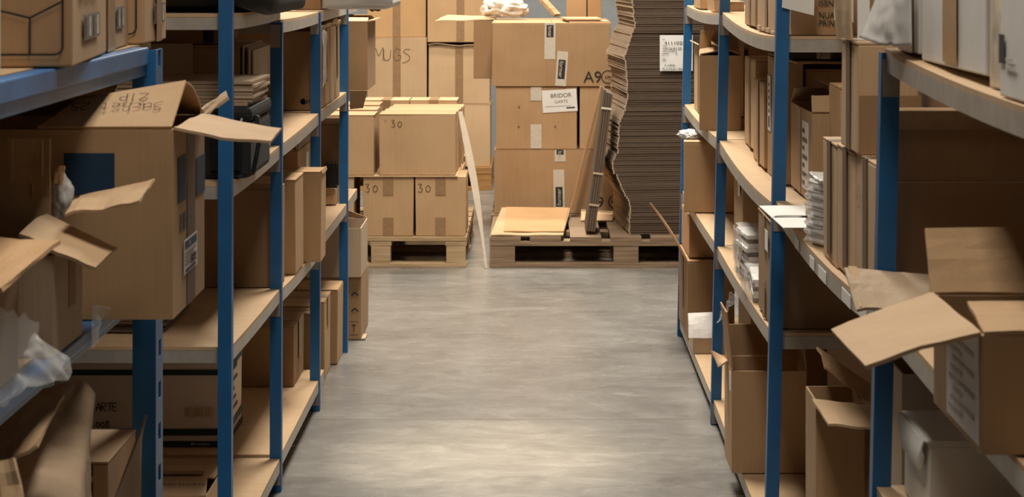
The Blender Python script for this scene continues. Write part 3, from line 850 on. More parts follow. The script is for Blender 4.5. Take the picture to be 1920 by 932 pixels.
words(root, fr, '01/08/24', px(15), px(66 - 30.5), 0.0085, lift=0.0, sx=1.4)
words(root, fr, 'LOT', px(3), px(66 - 37), 0.007, lift=0.0); words(root, fr, 'TYPE', px(3), px(66 - 44), 0.008, lift=0.0); words(root, fr, 'CODE', px(3), px(66 - 47), 0.008, lift=0.0)
words(root, fr, '4 VIREL', px(8), px(66 - 57), 0.013, lift=0.0, sx=1.3)
words(root, fr, 'PLATEAU BRID', px(4), px(66 - 64.5), 0.0145, lift=0.0, sx=1.2)
for a0, b0, yv in ((4, 10, 7), (4, 12, 19), (4, 13, 29.5), (3, 17, 33.5), (29, 33, 33.5)):
    patch(root, fr, px(a0), px(b0), px(66 - yv - .5), px(66 - yv + .4), PRINT, 'printed_line', 0.0)
words(root, fr, 'A', px(53.5), px(66 - 26.5), 0.016, lift=0.0)

# tied bundle leaning beside the stack
bt, bb = P(1139, 168, 10.27), P(1105, 440, 10.27)
bb.z = 0.1455
L_ = (bt - bb).length
root = empty('carton_bundle', bb, 'tied bundle of flattened cartons leaning against the wavy stack', 'bundle')
q = (bt - bb).to_track_quat('Z', 'Y'); root.rotation_mode = 'XYZ'
ang = math.atan2(bt.x - bb.x, bt.z - bb.z)
root.rotation_euler = (0, ang, 0)
for k in range(4):
    x = -0.022 + k * 0.0112
    bm = bmesh.new(); bbox(bm, x, x + 0.0098, R.uniform(-.152, -.145), 0.16, 0.014 + R.uniform(0, .004), L_ + R.uniform(-.02, .005), bev=0.001)
    add('flattened_carton', bm, K['flute'], root)
for zz, m in ((L_ - 0.085, WTAPE), (L_ * 0.42, K['grey']), (L_ * 0.20, K['grey'])):
    boxobj('strap', m, root, -0.0235, 0.0245, -0.1545, -0.1525, zz, zz + 0.010)
# thin sheet leaning, seen on edge
a, b = P(1129, 163, 10.84), P(1073, 392, 10.80)
o = panel('cardboard_sheet', [b, a, a + Vector((0.0, .06, 0)), b + Vector((0.0, .06, 0))], 0.012, K['brown'], None, 0.006)
b = None
tag(o, 'thin brown cardboard sheet leaning on edge before the taped column', 'cardboard sheet')
# flat sheets lying on the weathered pallet
z0 = 0.150
o = panel('cardboard_sheet', [(X(920, 10.06), 10.06, z0), (X(1056, 10.06), 10.06, z0), (X(1069, 10.84), 10.83, 0.184), (X(941, 10.84), 10.83, 0.188)], 0.006, K['light'], None, 0.0, 0.004)
tag(o, 'light cardboard sheet lying on the left end of the weathered pallet', 'cardboard sheet', 'sheets lying on the weathered pallet')
o = panel('cardboard_sheet', [(X(944, 10.12), 10.12, z0 + 0.010), (X(1057, 10.12), 10.12, z0 + 0.010), (X(1066, 10.80), 10.80, 0.191), (X(949, 10.80), 10.80, 0.195)], 0.005, K['orange'], None, 0.0, 0.002)
tag(o, 'orange-brown cardboard sheet lying on the light sheet on the weathered pallet', 'cardboard sheet', 'sheets lying on the weathered pallet')
o = panel('cardboard_sheet', [(X(1090, 10.5), 10.62, z0), (X(1150, 10.5), 10.62, z0), (X(1150, 10.8), 10.83, 0.17), (X(1090, 10.8), 10.83, 0.18)], 0.006, K['light'], None, 0.0, 0.003)
tag(o, 'small cardboard sheet lying behind the leaning bundle on the weathered pallet', 'cardboard sheet', 'sheets lying on the weathered pallet')

# ------------------------------------------------------------------ left light rack: contents
gl = 'cartons on the left rack'
# top: black bag, brown carton and white wrapped parcel
root = empty('travel_bag', (-0.99, 5.5, 1.3175), 'big black padded bag lying on the top left shelf', 'bag')
bm = bmesh.new()
bmesh.ops.create_cube(bm, size=2)
bmesh.ops.subdivide_edges(bm, edges=bm.edges, cuts=9, use_grid_fill=True)
for v in bm.verts:
    q = v.co.copy(); n4 = (abs(q.x) ** 9 + abs(q.y) ** 9 + abs(q.z) ** 9) ** (1 / 9)
    q = q / n4
    v.co = Vector((q.x * 0.375, q.y * 0.47, (q.z + 1) * 0.15))
    v.co.z += 0.012 * noise.noise(v.co * 6) * max(0, q.z)
    if v.co.x > 0.31 and v.co.z < 0.15: v.co.z -= (v.co.x - 0.31) * 0.7
add('shell', bm, BLACK, root, True)
bm = bmesh.new(); tube(bm, [(-.30, -.464, .15), (-.1, -.472, .152), (.1, -.472, .152), (.30, -.464, .15)], 0.006); add('zip', bm, BLACKG, root)
bm = bmesh.new(); tube(bm, [(-.15, -.30, .295), (-.12, -.29, .36), (0.12, -.29, .36), (.15, -.30, .295)], 0.012); add('handle', bm, BLACK, root)
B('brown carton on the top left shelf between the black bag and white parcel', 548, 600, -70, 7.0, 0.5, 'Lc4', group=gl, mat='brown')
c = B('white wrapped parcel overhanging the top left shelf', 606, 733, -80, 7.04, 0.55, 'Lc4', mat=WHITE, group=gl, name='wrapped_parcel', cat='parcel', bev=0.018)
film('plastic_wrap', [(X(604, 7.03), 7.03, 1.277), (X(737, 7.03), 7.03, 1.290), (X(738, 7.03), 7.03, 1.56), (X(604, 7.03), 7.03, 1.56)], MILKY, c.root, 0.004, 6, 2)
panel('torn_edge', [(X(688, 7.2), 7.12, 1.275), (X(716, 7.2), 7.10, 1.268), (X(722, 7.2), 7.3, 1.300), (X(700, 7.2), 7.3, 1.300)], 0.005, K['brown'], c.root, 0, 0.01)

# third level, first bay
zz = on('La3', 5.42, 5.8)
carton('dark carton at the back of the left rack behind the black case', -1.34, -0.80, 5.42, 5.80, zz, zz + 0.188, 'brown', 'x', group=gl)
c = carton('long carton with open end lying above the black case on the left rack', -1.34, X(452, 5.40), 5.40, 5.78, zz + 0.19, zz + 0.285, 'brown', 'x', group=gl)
for k in range(4):
    x0 = c.w / 2 + 0.003 + k * 0.007
    boxobj('flap', K['grey'], c.root, x0, x0 + 0.0045, -c.d / 2 + 0.02 * (k % 2), c.d / 2 - 0.02, -0.05 + 0.012 * k, c.h - 0.004 * k, bev=0.001)
patch(c.root, c.frame('near'), c.w - 0.46 + .2, c.w - 0.32 + .2, 0.0, 0.10, K['grey'], 'tape')
c = carton('flat carton with black print on top under the upper left shelf', -1.33, X(414, 5.45), 5.45, 5.78, zz + 0.287, zz + 0.332, 'brown', 'x', group=gl)
patch(c.root, c.frame('near'), c.w - 0.045, c.w - 0.018, 0.003, 0.042, INK, 'print')
carton('small carton lying in front of the long open-ended carton', X(394, 5.2), X(450, 5.2), 5.19, 5.37, zz + 0.168, zz + 0.212, 'kraft', 'x', group=gl)
# black shoulder case
yb = 4.97
z0 = on('La3', yb, 5.37)
xa, xb_ = -0.96, X(469, yb)
root = empty('shoulder_case', ((xa + xb_) / 2, yb + 0.19, z0), 'black equipment case with shoulder strap on the left rack', 'bag')
w, h = xb_ - xa, 0.165
bm = bmesh.new(); bbox(bm, -w / 2, w / 2, -0.19, 0.19, 0, h - 0.035, bev=0.014); add('body', bm, BLACK, root)
bm = bmesh.new(); bbox(bm, -w / 2 - 0.003, w / 2 + 0.003, -0.193, 0.193, h - 0.034, h, bev=0.012); add('lid', bm, BLACK, root)
bm = bmesh.new(); bbox(bm, w / 2 - 0.09, w / 2 - 0.02, -0.199, -0.191, 0.02, 0.105, bev=0.004); add('pocket', bm, BLACKG, root)
bm = bmesh.new()
pts = [(w / 2 + 0.006, -0.10, h - 0.03), (w / 2 + 0.012, -0.17, h - 0.025), (w / 2 + 0.020, -0.18, h - 0.075), (w / 2 + 0.014, -0.18, 0.055), (w / 2 + 0.004, -0.17, 0.012), (w / 2 - 0.03, -0.19, 0.004)]
sm = []
for i in range(len(pts) - 1):
    for k in range(5): sm.append(Vector(pts[i]).lerp(Vector(pts[i + 1]), k / 5))
sm.append(Vector(pts[-1])); tube(bm, sm, 0.0055); add('strap', bm, BLACK, root)
for dx, zz_ in ((-0.018, 0.128), (-0.06, 0.125)):
    bm = bmesh.new(); tube(bm, [(w / 2 + dx, -0.196, zz_ + 0.012), (w / 2 + dx - 0.004, -0.199, zz_), (w / 2 + dx - 0.008, -0.198, zz_ - 0.015)], 0.0025); add('buckle', bm, SILVER, root)
# flattened cartons on the case
zt = z0 + h + 0.0008
base = None
for k in range(7):
    if base is None:
        bm = bmesh.new(); bbox(bm, -0.16, 0.16, -0.15, 0.15, 0, 0.0075, bev=0.001); base = o = add('flattened_carton', bm, K['grey'])
    else:
        o = base.copy(); COL.objects.link(o)
    o.location = (X(480, 5.1) - 0.16 + 0.0016 * k + R.uniform(-.003, .003), 5.15, zt); o.rotation_euler = (0, 0, R.uniform(-.03, .03)); zt += 0.0083
    tag(o, 'grey-brown flattened carton in the small pile on the black case', 'flattened carton', 'flattened cartons on the black case')

# third level, third bay: row of tall cartons
yy = 6.925
labs = ['dark-faced tall carton with printed symbols, nearest of the row under the top left shelf', 'second tall carton of the row under the top left shelf',
        'third tall carton of the row under the top left shelf', 'fourth tall carton of the row under the top left shelf', 'farthest tall carton of the row, beside the last blue post']
for i, lab in enumerate(labs):
    d = 0.182
    xr = -0.700 if yy + d > 7.86 else -0.690 - 0.001 * (i % 2)
    if yy + d > 7.88: d = 7.875 - yy
    c = carton(lab, -1.02, xr - (0.03 if i == 4 else 0), yy, yy + d, on('Lc3', yy, yy + d), 1.206 + 0.003 * (i % 3), 'light' if i else 'brown', 'x', tape=(i % 2 == 1), drop=0.18, group='row of tall cartons on the left rack')
    flap(c, 'right', 12 + 14 * (i % 3), 0.014, K['light'], seed=i)
    if i == 0:
        fr = c.frame('near')
        s6 = 6.925 / F
        patch(c.root, fr, c.w - 18 * s6 - .03, c.w - 8 * s6 - .03, 11 * s6, 22 * s6, PRINT, 'print', rot=0.78)
        patch(c.root, fr, c.w - 0.062, c.w - 0.047, 12 * s6, 22 * s6, PRINT, 'print'); patch(c.root, fr, c.w - 0.045, c.w - 0.025, 14 * s6, 20 * s6, PRINT, 'print'); patch(c.root, fr, c.w - 0.022, c.w - 0.004, 12 * s6, 22 * s6, PRINT, 'print')
        film('plastic_wrap', [(-0.684, 6.94, 1.02), (-0.684, 7.10, 1.05), (-0.684, 7.10, 1.20), (-0.684, 6.94, 1.21)], FILM, c.root, 0.004, 14, 4, (14, 14))
    yy += d + 0.004
# dark open carton past the last post
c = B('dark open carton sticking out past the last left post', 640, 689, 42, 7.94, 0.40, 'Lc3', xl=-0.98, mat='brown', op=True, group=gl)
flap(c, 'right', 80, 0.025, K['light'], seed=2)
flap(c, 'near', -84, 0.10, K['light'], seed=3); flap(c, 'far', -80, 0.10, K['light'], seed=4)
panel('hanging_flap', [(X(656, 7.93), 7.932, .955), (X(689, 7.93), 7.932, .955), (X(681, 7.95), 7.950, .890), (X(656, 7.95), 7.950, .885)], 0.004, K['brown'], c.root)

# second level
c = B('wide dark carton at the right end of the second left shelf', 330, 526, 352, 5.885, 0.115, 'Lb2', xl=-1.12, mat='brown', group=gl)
B('carton behind the wide dark carton on the second left shelf', 380, 497, 350, 6.04, 0.30, 'Lb2', xl=-1.16, mat='light', group=gl)
B('middle upright carton of three stepping out on the second left shelf', 470, 555, 337, 6.20, 0.22, 'Lb2', xl=-0.745, mat='kraft', group=gl)
c = B('upright carton protruding farthest into the aisle from the second left shelf', 500, 603, 322, 6.50, 0.15, 'Lb2', xl=-0.93, mat='kraft', group=gl)
for t in (0.02,):
    flap(c, 'right', 165, 0.012, K['kraft'], seed=9)
c = carton('small open-topped carton with white label behind the protruding left carton', -0.98, -0.735, 6.70, 7.10, on('Lb2', 6.7, 6.86) + 0.022, Z(264, 7.1), 'kraft', 'x', op=True, group=gl)
flap(c, 'right', -30, 0.04, K['grey'], seed=3); flap(c, 'far', -60, 0.06, K['grey'], seed=5); flap(c, 'near', -70, 0.06, K['grey'], seed=6)
patch(c.root, c.frame('right'), 0.24, 0.30, c.h - 0.09, c.h - 0.025, PAPER, 'paper_label')
c = carton('narrow carton with small white label beside the third left post', -0.92, -0.722, 7.12, 7.30, on('Lc2', 7.1, 7.3), Z(238, 7.12), 'grey', 'x', group=gl)
patch(c.root, c.frame('right'), 0.05, 0.10, c.h - 0.10, c.h - 0.045, PAPER, 'paper_label')
z0 = on('Lc2', 7.82, 8.1)
carton('small taped carton lying under the dark carton by the last left post', X(600, 7.82), -0.7195, 7.82, 8.20, z0, z0 + 0.058, 'light', 'y', tape=True, drop=0.02, group=gl)
c = carton('dark carton on the small taped carton by the last left post', X(590, 7.9), X(636, 7.9), 7.93, 8.20, z0 + 0.060, Z(232, 7.93), 'brown', 'x', group=gl)
root = empty('black_crate', (X(621, 7.87), 7.87, z0 + 0.0605), 'small black slatted crate before the dark carton by last left post', 'crate')
for k in range(6): boxobj('slat', BLACKG, root, -0.022 + k * 0.0076, -0.022 + k * 0.0076 + 0.005, -0.03, -0.026, 0.006, 0.085 + 0.01 * (k % 2))
boxobj('tray', BLACKG, root, -0.023, 0.023, -0.03, 0.03, 0.0, 0.006); boxobj('back_panel', BLACKG, root, -0.023, 0.023, 0.026, 0.03, 0.006, 0.08)
# flattened cartons on the first bay's second level
zt = on('La2', 5.0, 5.5)
base = None
for k in range(10):
    if base is None:
        bm = bmesh.new(); bbox(bm, -0.22, 0.22, -0.20, 0.20, 0, 0.0062, bev=0.001); base = o = add('flattened_carton', bm, K['flute'])
    else:
        o = base.copy(); COL.objects.link(o)
    o.location = (X(322, 5.2) - 0.22 + R.uniform(-.006, .006), 5.28 + R.uniform(-.01, .01), zt); o.rotation_euler = (0, 0, R.uniform(-.05, .05)); zt += 0.007
    tag(o, 'flattened carton in the low pile on the second left shelf', 'flattened carton', 'flattened cartons on the second left shelf')
o = panel('cardboard_sheet', [(X(200, 5.1), 5.08, zt + 0.006), (X(300, 5.1), 5.08, zt + 0.004), (X(296, 5.5), 5.46, zt + 0.010), (X(210, 5.5), 5.46, zt + 0.034)], 0.005, K['light'], None, 0, 0.006)
tag(o, 'light cardboard sheet lying on the low pile of flattened cartons', 'cardboard sheet')

# bottom level: archive box
yb = 5.925
x0, x1 = X(100, yb), X(424, yb)
z0 = on('Lb1', yb, yb + 0.3)
h = 0.235
c = carton('pale archive box with dark green bands and handwritten ARTE 008', x0, x1, yb, yb + 0.33, z0, z0 + h, ARCH, 'y', name='archive_box', group='archive boxes', bev=0.004)
px = yb / F
for v0, v1 in ((0.002, 0.0165), (0.032, 0.050), (0.197, 0.212)):
    patch(c.root, c.frame('near'), 0.0, c.w, v0, v1, GREEN, 'green_band', 0.0006, label='dark green band'); patch(c.root, c.frame('right'), 0.0, c.d, v0, v1, GREEN, 'green_band', 0.0006, label='dark green band')
fr = c.frame('near')
words(c.root, fr, 'Bruneau', (358 - 100) * px, 0.0055, 0.0105, WTAPE, sx=1.45, lift=0.0018)
pen(c.root, fr, 'ARTE', (180 - 100) * px, (840 - 772) * px, 0.0150, INK, w=0.15, gap=1.0)
pen(c.root, fr, '008', (180 - 100) * px, (840 - 803) * px, 0.0130, INK, w=0.16, gap=1.0)
for k in range(9): patch(c.root, fr, (348 - 100 + 6.2 * k) * px, (351.5 - 100 + 6.2 * k) * px, 0.084 - 0.003 * (k % 3), 0.108 + 0.004 * (k % 2), K['light'], 'faded_print', 0.0002, t=0.0002)
fr = c.frame('right')
patch(c.root, fr, 0.12, 0.21, 0.185, 0.208, INK, 'hand_hole', 0.0007)
for k in range(4): patch(c.root, fr, 0.06 + 0.02 * (k % 2), 0.22 - 0.03 * (k % 3), 0.075 + 0.026 * k, 0.084 + 0.026 * k, PRINT, 'printed_line', 0.0007)
patch(c.root, fr, 0.02, 0.10, 0.045, 0.065, PRINT, 'printed_line', 0.0007)
# open box with printed flap, front of the bottom level
y0 = 5.06
z0 = on('La1', y0, y0 + 0.3)
c = carton('low open carton printed GENUINE on the bottom left shelf', X(250, y0), X(386, y0), y0, y0 + 0.30, z0, z0 + 0.085, 'light', 'x', op=True, group=gl)
flap(c, 'near', -88, 0.155, K['light'], (0.0, 0.02), wob=0, seed=1); flap(c, 'far', -88, 0.14, K['light'], wob=0, seed=2)
fr = (Vector((c.w / 2 - 0.012, -c.d / 2 + 0.10, c.h + 0.011)), Vector((-1, 0, 0)), Vector((0, -1, 0)), Vector((0, 0, 1)))
words(c.root, fr, 'GENUINE', 0.0, 0.02, 0.028, lift=0.003)
patch(c.root, fr, 0.02, 0.14, -0.10, -0.07, TAPE, 'tape', 0.004)
# dark cartons on the bottom level
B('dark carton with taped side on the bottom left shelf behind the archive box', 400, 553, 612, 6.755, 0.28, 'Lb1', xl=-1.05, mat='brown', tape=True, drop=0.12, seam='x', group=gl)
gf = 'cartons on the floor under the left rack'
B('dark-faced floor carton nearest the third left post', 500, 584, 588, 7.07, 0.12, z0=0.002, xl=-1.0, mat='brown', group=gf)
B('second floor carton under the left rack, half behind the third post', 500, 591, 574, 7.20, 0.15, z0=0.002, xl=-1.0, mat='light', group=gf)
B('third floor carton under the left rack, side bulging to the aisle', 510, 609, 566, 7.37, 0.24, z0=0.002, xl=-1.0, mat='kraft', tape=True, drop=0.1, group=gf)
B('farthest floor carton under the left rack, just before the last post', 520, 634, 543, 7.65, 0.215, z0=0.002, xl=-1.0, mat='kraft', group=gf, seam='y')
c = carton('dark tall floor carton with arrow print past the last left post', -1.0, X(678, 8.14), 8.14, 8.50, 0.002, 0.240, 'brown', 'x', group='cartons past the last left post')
fr = c.frame('near')
s8 = 8.14 / F
for k, zc in enumerate((0.165, 0.105)):
    for sg in (-1, 1): patch(c.root, fr, c.w - 0.0345 - sg * 0.0065, c.w - 0.0165 - sg * 0.0065, zc + 0.006, zc + 0.011, INK, 'arrow_print', rot=sg * 0.75)
patch(c.root, fr, c.w - 22 * s8, c.w - 6 * s8, 0.018, 0.020, INK, 'arrow_print'); patch(c.root, fr, c.w - 22 * s8, c.w - 6 * s8, 0.068, 0.070, INK, 'arrow_print')
patch(c.root, fr, c.w - 15 * s8, c.w - 14 * s8, 0.03, 0.06, INK, 'arrow_print'); patch(c.root, fr, c.w - 18 * s8, c.w - 14 * s8, 0.052, 0.056, INK, 'arrow_print', rot=0.7); patch(c.root, fr, c.w - 15 * s8, c.w - 11 * s8, 0.052, 0.056, INK, 'arrow_print', rot=-0.7)
boxobj('torn_edge', K['grey'], c.root, c.w / 2 - 0.002, c.w / 2 + 0.014, -c.d / 2, -c.d / 2 + 0.10, 0.0, 0.006)
c = carton('creased open carton on the dark floor carton past the last left post', -0.93, X(677, 8.12), 8.12, 8.44, 0.2415, 0.425, 'grey', 'x', op=True, group='cartons past the last left post')
flap(c, 'left', 10, 0.07, K['grey'], seed=1); flap(c, 'far', -8, 0.07, K['brown'], (0.0, 0.18), seed=2)

# ------------------------------------------------------------------ near left: heavy rack contents
gh = 'cartons on the heavy left rack'
def line_logo(c, face, u0, u1, v0, v1, w=0.004):
    fr = c.frame(face); m = INK
    bm = bmesh.new()
    def seg(a, b):
        a, b = Vector((*a, 0)), Vector((*b, 0)); d = (b - a).normalized(); n = Vector((-d.y, d.x, 0)) * w / 2
        bm.faces.new([bm.verts.new(q) for q in (a - n, b - n, b + n, a + n)])
    W_, H_ = u1 - u0, v1 - v0; r = min(W_, H_) * 0.12
    pts = [(0, 0), (W_ - r, 0)] + [(W_ - r + r * math.sin(t), r - r * math.cos(t)) for t in (0.4, 0.8, 1.2, 1.57)] + [(W_, H_ - r)]
    for a, b in zip(pts, pts[1:]): seg(a, b)
    mid = W_ * 0.52
    seg((mid, 0), (mid, H_ * 0.55)); seg((mid, H_ * 0.55), (W_, H_ * 0.80)); seg((mid, H_ * 0.55), (0, H_ * 0.68)); seg((0, H_ * .68), (-W_ * .2, H_ * .9)); seg((0, 0), (0, H_ * .3))
    o = add('printed_line_drawing', bm, m, c.root); o.matrix_local = frame_mat(fr, u0, v0, 0.0012)
z0 = 1.2835
def logo_carton(label, cx, cy, w, d, h, rz, zz=z0):
    """placed by its near right bottom corner"""
    a = math.radians(rz); ca, sa = math.cos(a), math.sin(a)
    ox, oy = -w / 2 * ca - d / 2 * sa, -w / 2 * sa + d / 2 * ca
    return carton(label, cx + ox - w / 2, cx + ox + w / 2, cy + oy - d / 2, cy + oy + d / 2, zz, zz + h, 'kraft', 'x', rz=rz, group='cartons with line drawing on the heavy rack')
specs = [('carton with black line drawing, nearest on the high blue beam', -0.664, 3.112, 0.40, 0.455, 5.2),
         ('carton with line drawing, second behind on the high blue beam', -0.712, 3.585, 0.40, 0.33, 4.0),
         ('carton with line drawing past the heavy post, end of the high beam', -0.712, 3.945, 0.36, 0.26, 0.8)]
for i, (lab, cx, cy, w, d, rz) in enumerate(specs):
    c = logo_carton(lab, cx, cy, w, d, 0.30, rz)
    line_logo(c, 'near', c.w - (.113 if i == 0 else .12), c.w - 0.016, 0.018, 0.114 if i == 0 else 0.24, 0.003)
    fr = c.frame('right')
    a0, a1 = ((0.26, 0.72), (0.42, 0.74), (0.38, 0.86))[i]
    patch(c.root, fr, a0 * c.d, a1 * c.d, 0.034, 0.072, PRINT, 'print_block', 0.0007)
    st = (a1 - a0) * c.d / 8
    for k in range(4): patch(c.root, fr, a0 * c.d + st * (2 * k + .4), a0 * c.d + st * (2 * k + 1.1), 0.038, 0.068, (INK, SILVER)[k % 2], 'print_detail', 0.0013)
    for k in range(9): patch(c.root, fr, (a0 - .08) * c.d + k * st * 1.1, (a0 - .08) * c.d + k * st * 1.1 + st * .6, 0.092 + .003 * (k % 3), 0.112, PRINT, 'print_detail', 0.0007)
    if i == 1: patch(c.root, fr, 0.02, 0.12, 0.0, c.h, TAPE, 'tape', 0.0004)
    if i == 2: patch(c.root, fr, 0.12, 0.18, 0.0, c.h, TAPE, 'tape', 0.0018)
c = carton('white carton at the near end of the high blue beam', -0.96, -0.703, 2.48, 2.855, z0, z0 + 0.30, WHITE, 'x', group=gh, name='white_box')

# big carton with handwritten flap
ya, yb = 3.43, 3.76
zb = 0.8665
c = carton('big open carton with handwritten Sachet ZIP flap and dark blue square', -1.10, X(324, ya), ya, yb, zb, 1.168, 'kraft', 'x', op=True, group=gh)
sx = ya / F
fr = c.frame('near')
u_ = lambda px: c.w - (324 - px) * sx
patch(c.root, fr, u_(120), u_(215), (595 - 361) * sx, (595 - 283) * sx, NAVY, 'printed_square', 0.0008, label='dark blue printed square')
fr = c.frame('right')
d_ = lambda px: ((1003 - 325) / (1003 - px) - 1) * ya    # along the aisle side
patch(c.root, fr, d_(334), d_(348), 0.178, 0.252, PRINT, 'tape_patch', 0.0008, label='dark blue tape patch').data.materials[0] = NAVY
patch(c.root, fr, d_(368), d_(384), 0.170, 0.235, NAVY, 'tape_patch', 0.0008, label='dark blue tape patch')
patch(c.root, fr, d_(351), d_(366), 0.0, 0.295, DTAPE, 'tape', 0.0005)
patch(c.root, fr, d_(344), d_(369), 0.055, 0.112, PAPER, 'shipping_label', 0.0014, label='white shipping label with blue header')
patch(c.root, fr, d_(346), d_(367), 0.096, 0.109, NAVY, 'label_header', 0.0022)
words(c.root, fr, '9-03', d_(352), 0.099, 0.011, PAPER, 'label_number', lift=0.0030)
for k in range(4): patch(c.root, fr, d_(346), d_(365 - 3 * (k % 2)), 0.088 - 0.006 * k, 0.090 - 0.006 * k, PRINT, 'label_line', 0.0022)
patch(c.root, fr, d_(357), d_(366), 0.066, 0.080, PRINT, 'label_block', 0.0022); patch(c.root, fr, d_(347), d_(365), 0.058, 0.063, INK, 'label_block', 0.0022)
for k in range(4):
    patch(c.root, fr, d_(338) + k * 0.036, d_(338) + k * 0.036 + 0.024, 0.130, 0.158, PRINT, 'faded_print', 0.0006, label='faded grey print')
nf = panel('flap', [P(70, 240, ya + .003), P(322, 239, ya + .003), P(349, 152, ya + .13), P(150, 186, ya + .13)], 0.004, K['light'], c.root, 0.0, 0.0)
nf['label'] = 'light flap with handwriting upside down'
p0, p1, p2 = P(322, 239, ya + .003), P(70, 240, ya + .003), P(349, 152, ya + .13)
base = c.root.location
U = (p1 - p0).normalized(); Vv = (p2 - p0); Vv = -(Vv - U * Vv.dot(U)).normalized()
top = P(300, 168, ya + .105)
# writing runs upside down: its right goes to the picture's left and its up points down the slope
up_n = U.cross(Vv).normalized()
if up_n.z < 0: up_n = -up_n
fr2 = (p0 + U * 0.030 - Vv * 0.062 - base, U, Vv, up_n)
pen(c.root, fr2, 'Sachet', -0.006, -0.006, 0.0165, rot=0.0, w=0.09, lift=0.0045, gap=1.05)
pen(c.root, fr2, 'ZIP', 0.022, -0.034, 0.0155, rot=0.0, w=0.12, lift=0.0045, gap=1.2)
pen(c.root, fr2, '25x35', 0.112, -0.006, 0.0165, rot=0.0, w=0.12, lift=0.0045, gap=1.0)
panel('flap', [(X(324, ya), ya + .004, 1.170), (X(324, ya), yb - .004, 1.170), P(528, 241, ya + .25), P(508, 266, ya + .03)], 0.0045, K['light'], c.root, 0.004, 0.004)
panel('flap', [P(376, 206, yb - .03), P(384, 220, yb - .03), P(428, 184, yb + .02), P(424, 173, yb + .05)], 0.006, K['grey'], c.root, -0.006, 0.004)
panel('flap', [(X(324, ya) - .35, yb - .003, 1.170), (X(324, ya) - .003, yb - .003, 1.170), P(352, 153, ya + .14), P(160, 188, ya + .14)], 0.004, K['brown'], c.root, -0.01, 0.004)

# torn carton with flaps, nearest on the middle beam
zb = 0.8665
c = carton('torn open carton with drooping flaps left of the big handwritten carton', -1.02, -0.692, 3.105, 3.305, zb, 1.012, 'grey', 'x', op=True, group=gh)
patch(c.root, c.frame('right'), 0.10, 0.145, 0.055, c.h - 0.002, TAPE, 'tape', 0.0006)
panel('flap', [P(35, 441, 3.10), P(178, 505, 3.10), P(219, 469, 3.30), P(86, 404, 3.30)], 0.005, K['light'], c.root, 0.006, 0.004)
f_ = panel('flap', [(X(-120, 3.30), 3.30, 1.014), (X(94, 3.30), 3.30, 1.014), P(93, 259, 3.33), P(-120, 257, 3.33)], 0.005, K['kraft'], c.root, 0.0, 0.012, (20, 10), 3)
for ux, vy0, vy1 in ((22, 262, 340), (78, 262, 330), (60, 345, 430)):
    panel('crease', [P(ux, vy1, 3.318 - .008), P(ux + 2.5, vy1, 3.318 - .008), P(ux + 2.5, vy0, 3.325 - .008), P(ux, vy0, 3.325 - .008)], 0.003, K['light'], c.root)
panel('flap', [P(122, 404, 3.20), P(262, 379, 3.22), P(291, 339, 3.34), P(152, 370, 3.34)], 0.004, K['light'], c.root, 0.003, 0.006)
panel('flap', [P(101, 345, 3.345), P(116, 346, 3.345), P(122, 312, 3.36), P(102, 312, 3.36)], 0.004, K['orange'], c.root, 0.002, 0.004)
o = blob('plastic_pouch', P(114, 366, 3.375), 0.0175, 0.014, 0.032, SHINY, None, 0.3, 1.6, 5, flat=False)
tag(o, 'shiny white plastic pouch bulging from the torn left carton', 'plastic pouch')
# nearer carton, lid and film
c = carton('brown carton with slanted lid at the left edge, behind the clear film', -1.02, -0.722, 2.62, 3.02, zb, 1.012, 'brown', 'x', op=True, group=gh)
panel('flap', [P(-120, 560, 2.66), P(4, 545, 2.66), P(114, 457, 3.05), P(-40, 448, 3.05)], 0.006, K['orange'], c.root, 0.004, 0.006)
boxobj('inner_wall', K['brown'], c.root, c.w / 2 + 0.002, c.w / 2 + 0.010, -0.05, 0.12, 0.002, 0.09)
o = film('plastic_film', [P(-70, 575, 2.72), P(-70, 780, 2.72), P(136, 694, 2.98), P(40, 600, 2.98)], FILM, None, 0.013, 17, 2, (60, 60))
for v in o.data.vertices:                       # keep the sheet clear of the beam and the carton
    v.co.x = max(v.co.x, -0.684 - o.location.x)
tag(o, 'clear plastic film hanging over the blue beam at the left edge', 'plastic film')
o = film('plastic_film', [P(158, 566, 3.34), P(207, 575, 3.40), P(185, 640, 3.40), P(158, 655, 3.34)], FILM, None, 0.008, 22, 5, (20, 20))
for v in o.data.vertices: v.co.x = max(v.co.x, -0.686 - o.location.x)
tag(o, 'small clear film scrap hanging between the two left cartons', 'plastic film')

# lower level
zb = 0.3315
root = empty('wrapped_carton', (-0.86, 3.22, zb), 'crumpled paper-wrapped carton under the middle blue beam', 'box', gh, math.radians(9.5))
bm = bmesh.new(); bbox(bm, -0.22, 0.175, -0.20, 0.20, 0, 0.345, bev=0.006); add('body', bm, K['orange'], root)
bm = bmesh.new()
def wrapf(a, b):
    x = -0.215 + 0.40 * a; y = -0.215 + 0.42 * b
    z = 0.362 + 0.050 * b ** 1.5 + 0.016 * (1 - abs(noise.noise(Vector((x * 9, y * 4, 1)))) * 2) + 0.008 * noise.noise(Vector((x * 25, y * 12, 4))) + 0.005 * (1 - abs(noise.noise(Vector((x * 40 + y * 20, y * 30, 9)))) * 2)
    z -= max(0, a - 0.96) * 0.4; x += 0.008 * a
    if b < 0.06: z -= (0.06 - b) * 0.6
    return Vector((x, y, z))
grid_solid(bm, wrapf, 40, 40, 0.002); add('paper_top', bm, K['grey'], root, True)
bm = bmesh.new()
grid_solid(bm, lambda a, b: Vector((0.184 + 0.006 * noise.noise(Vector((a * 5, b * 6, 2))), -0.20 + 0.405 * a, 0.10 + (0.215 + 0.045 * a ** 1.5) * b)), 24, 16, 0.002); add('paper_side', bm, K['grey'], root, True)
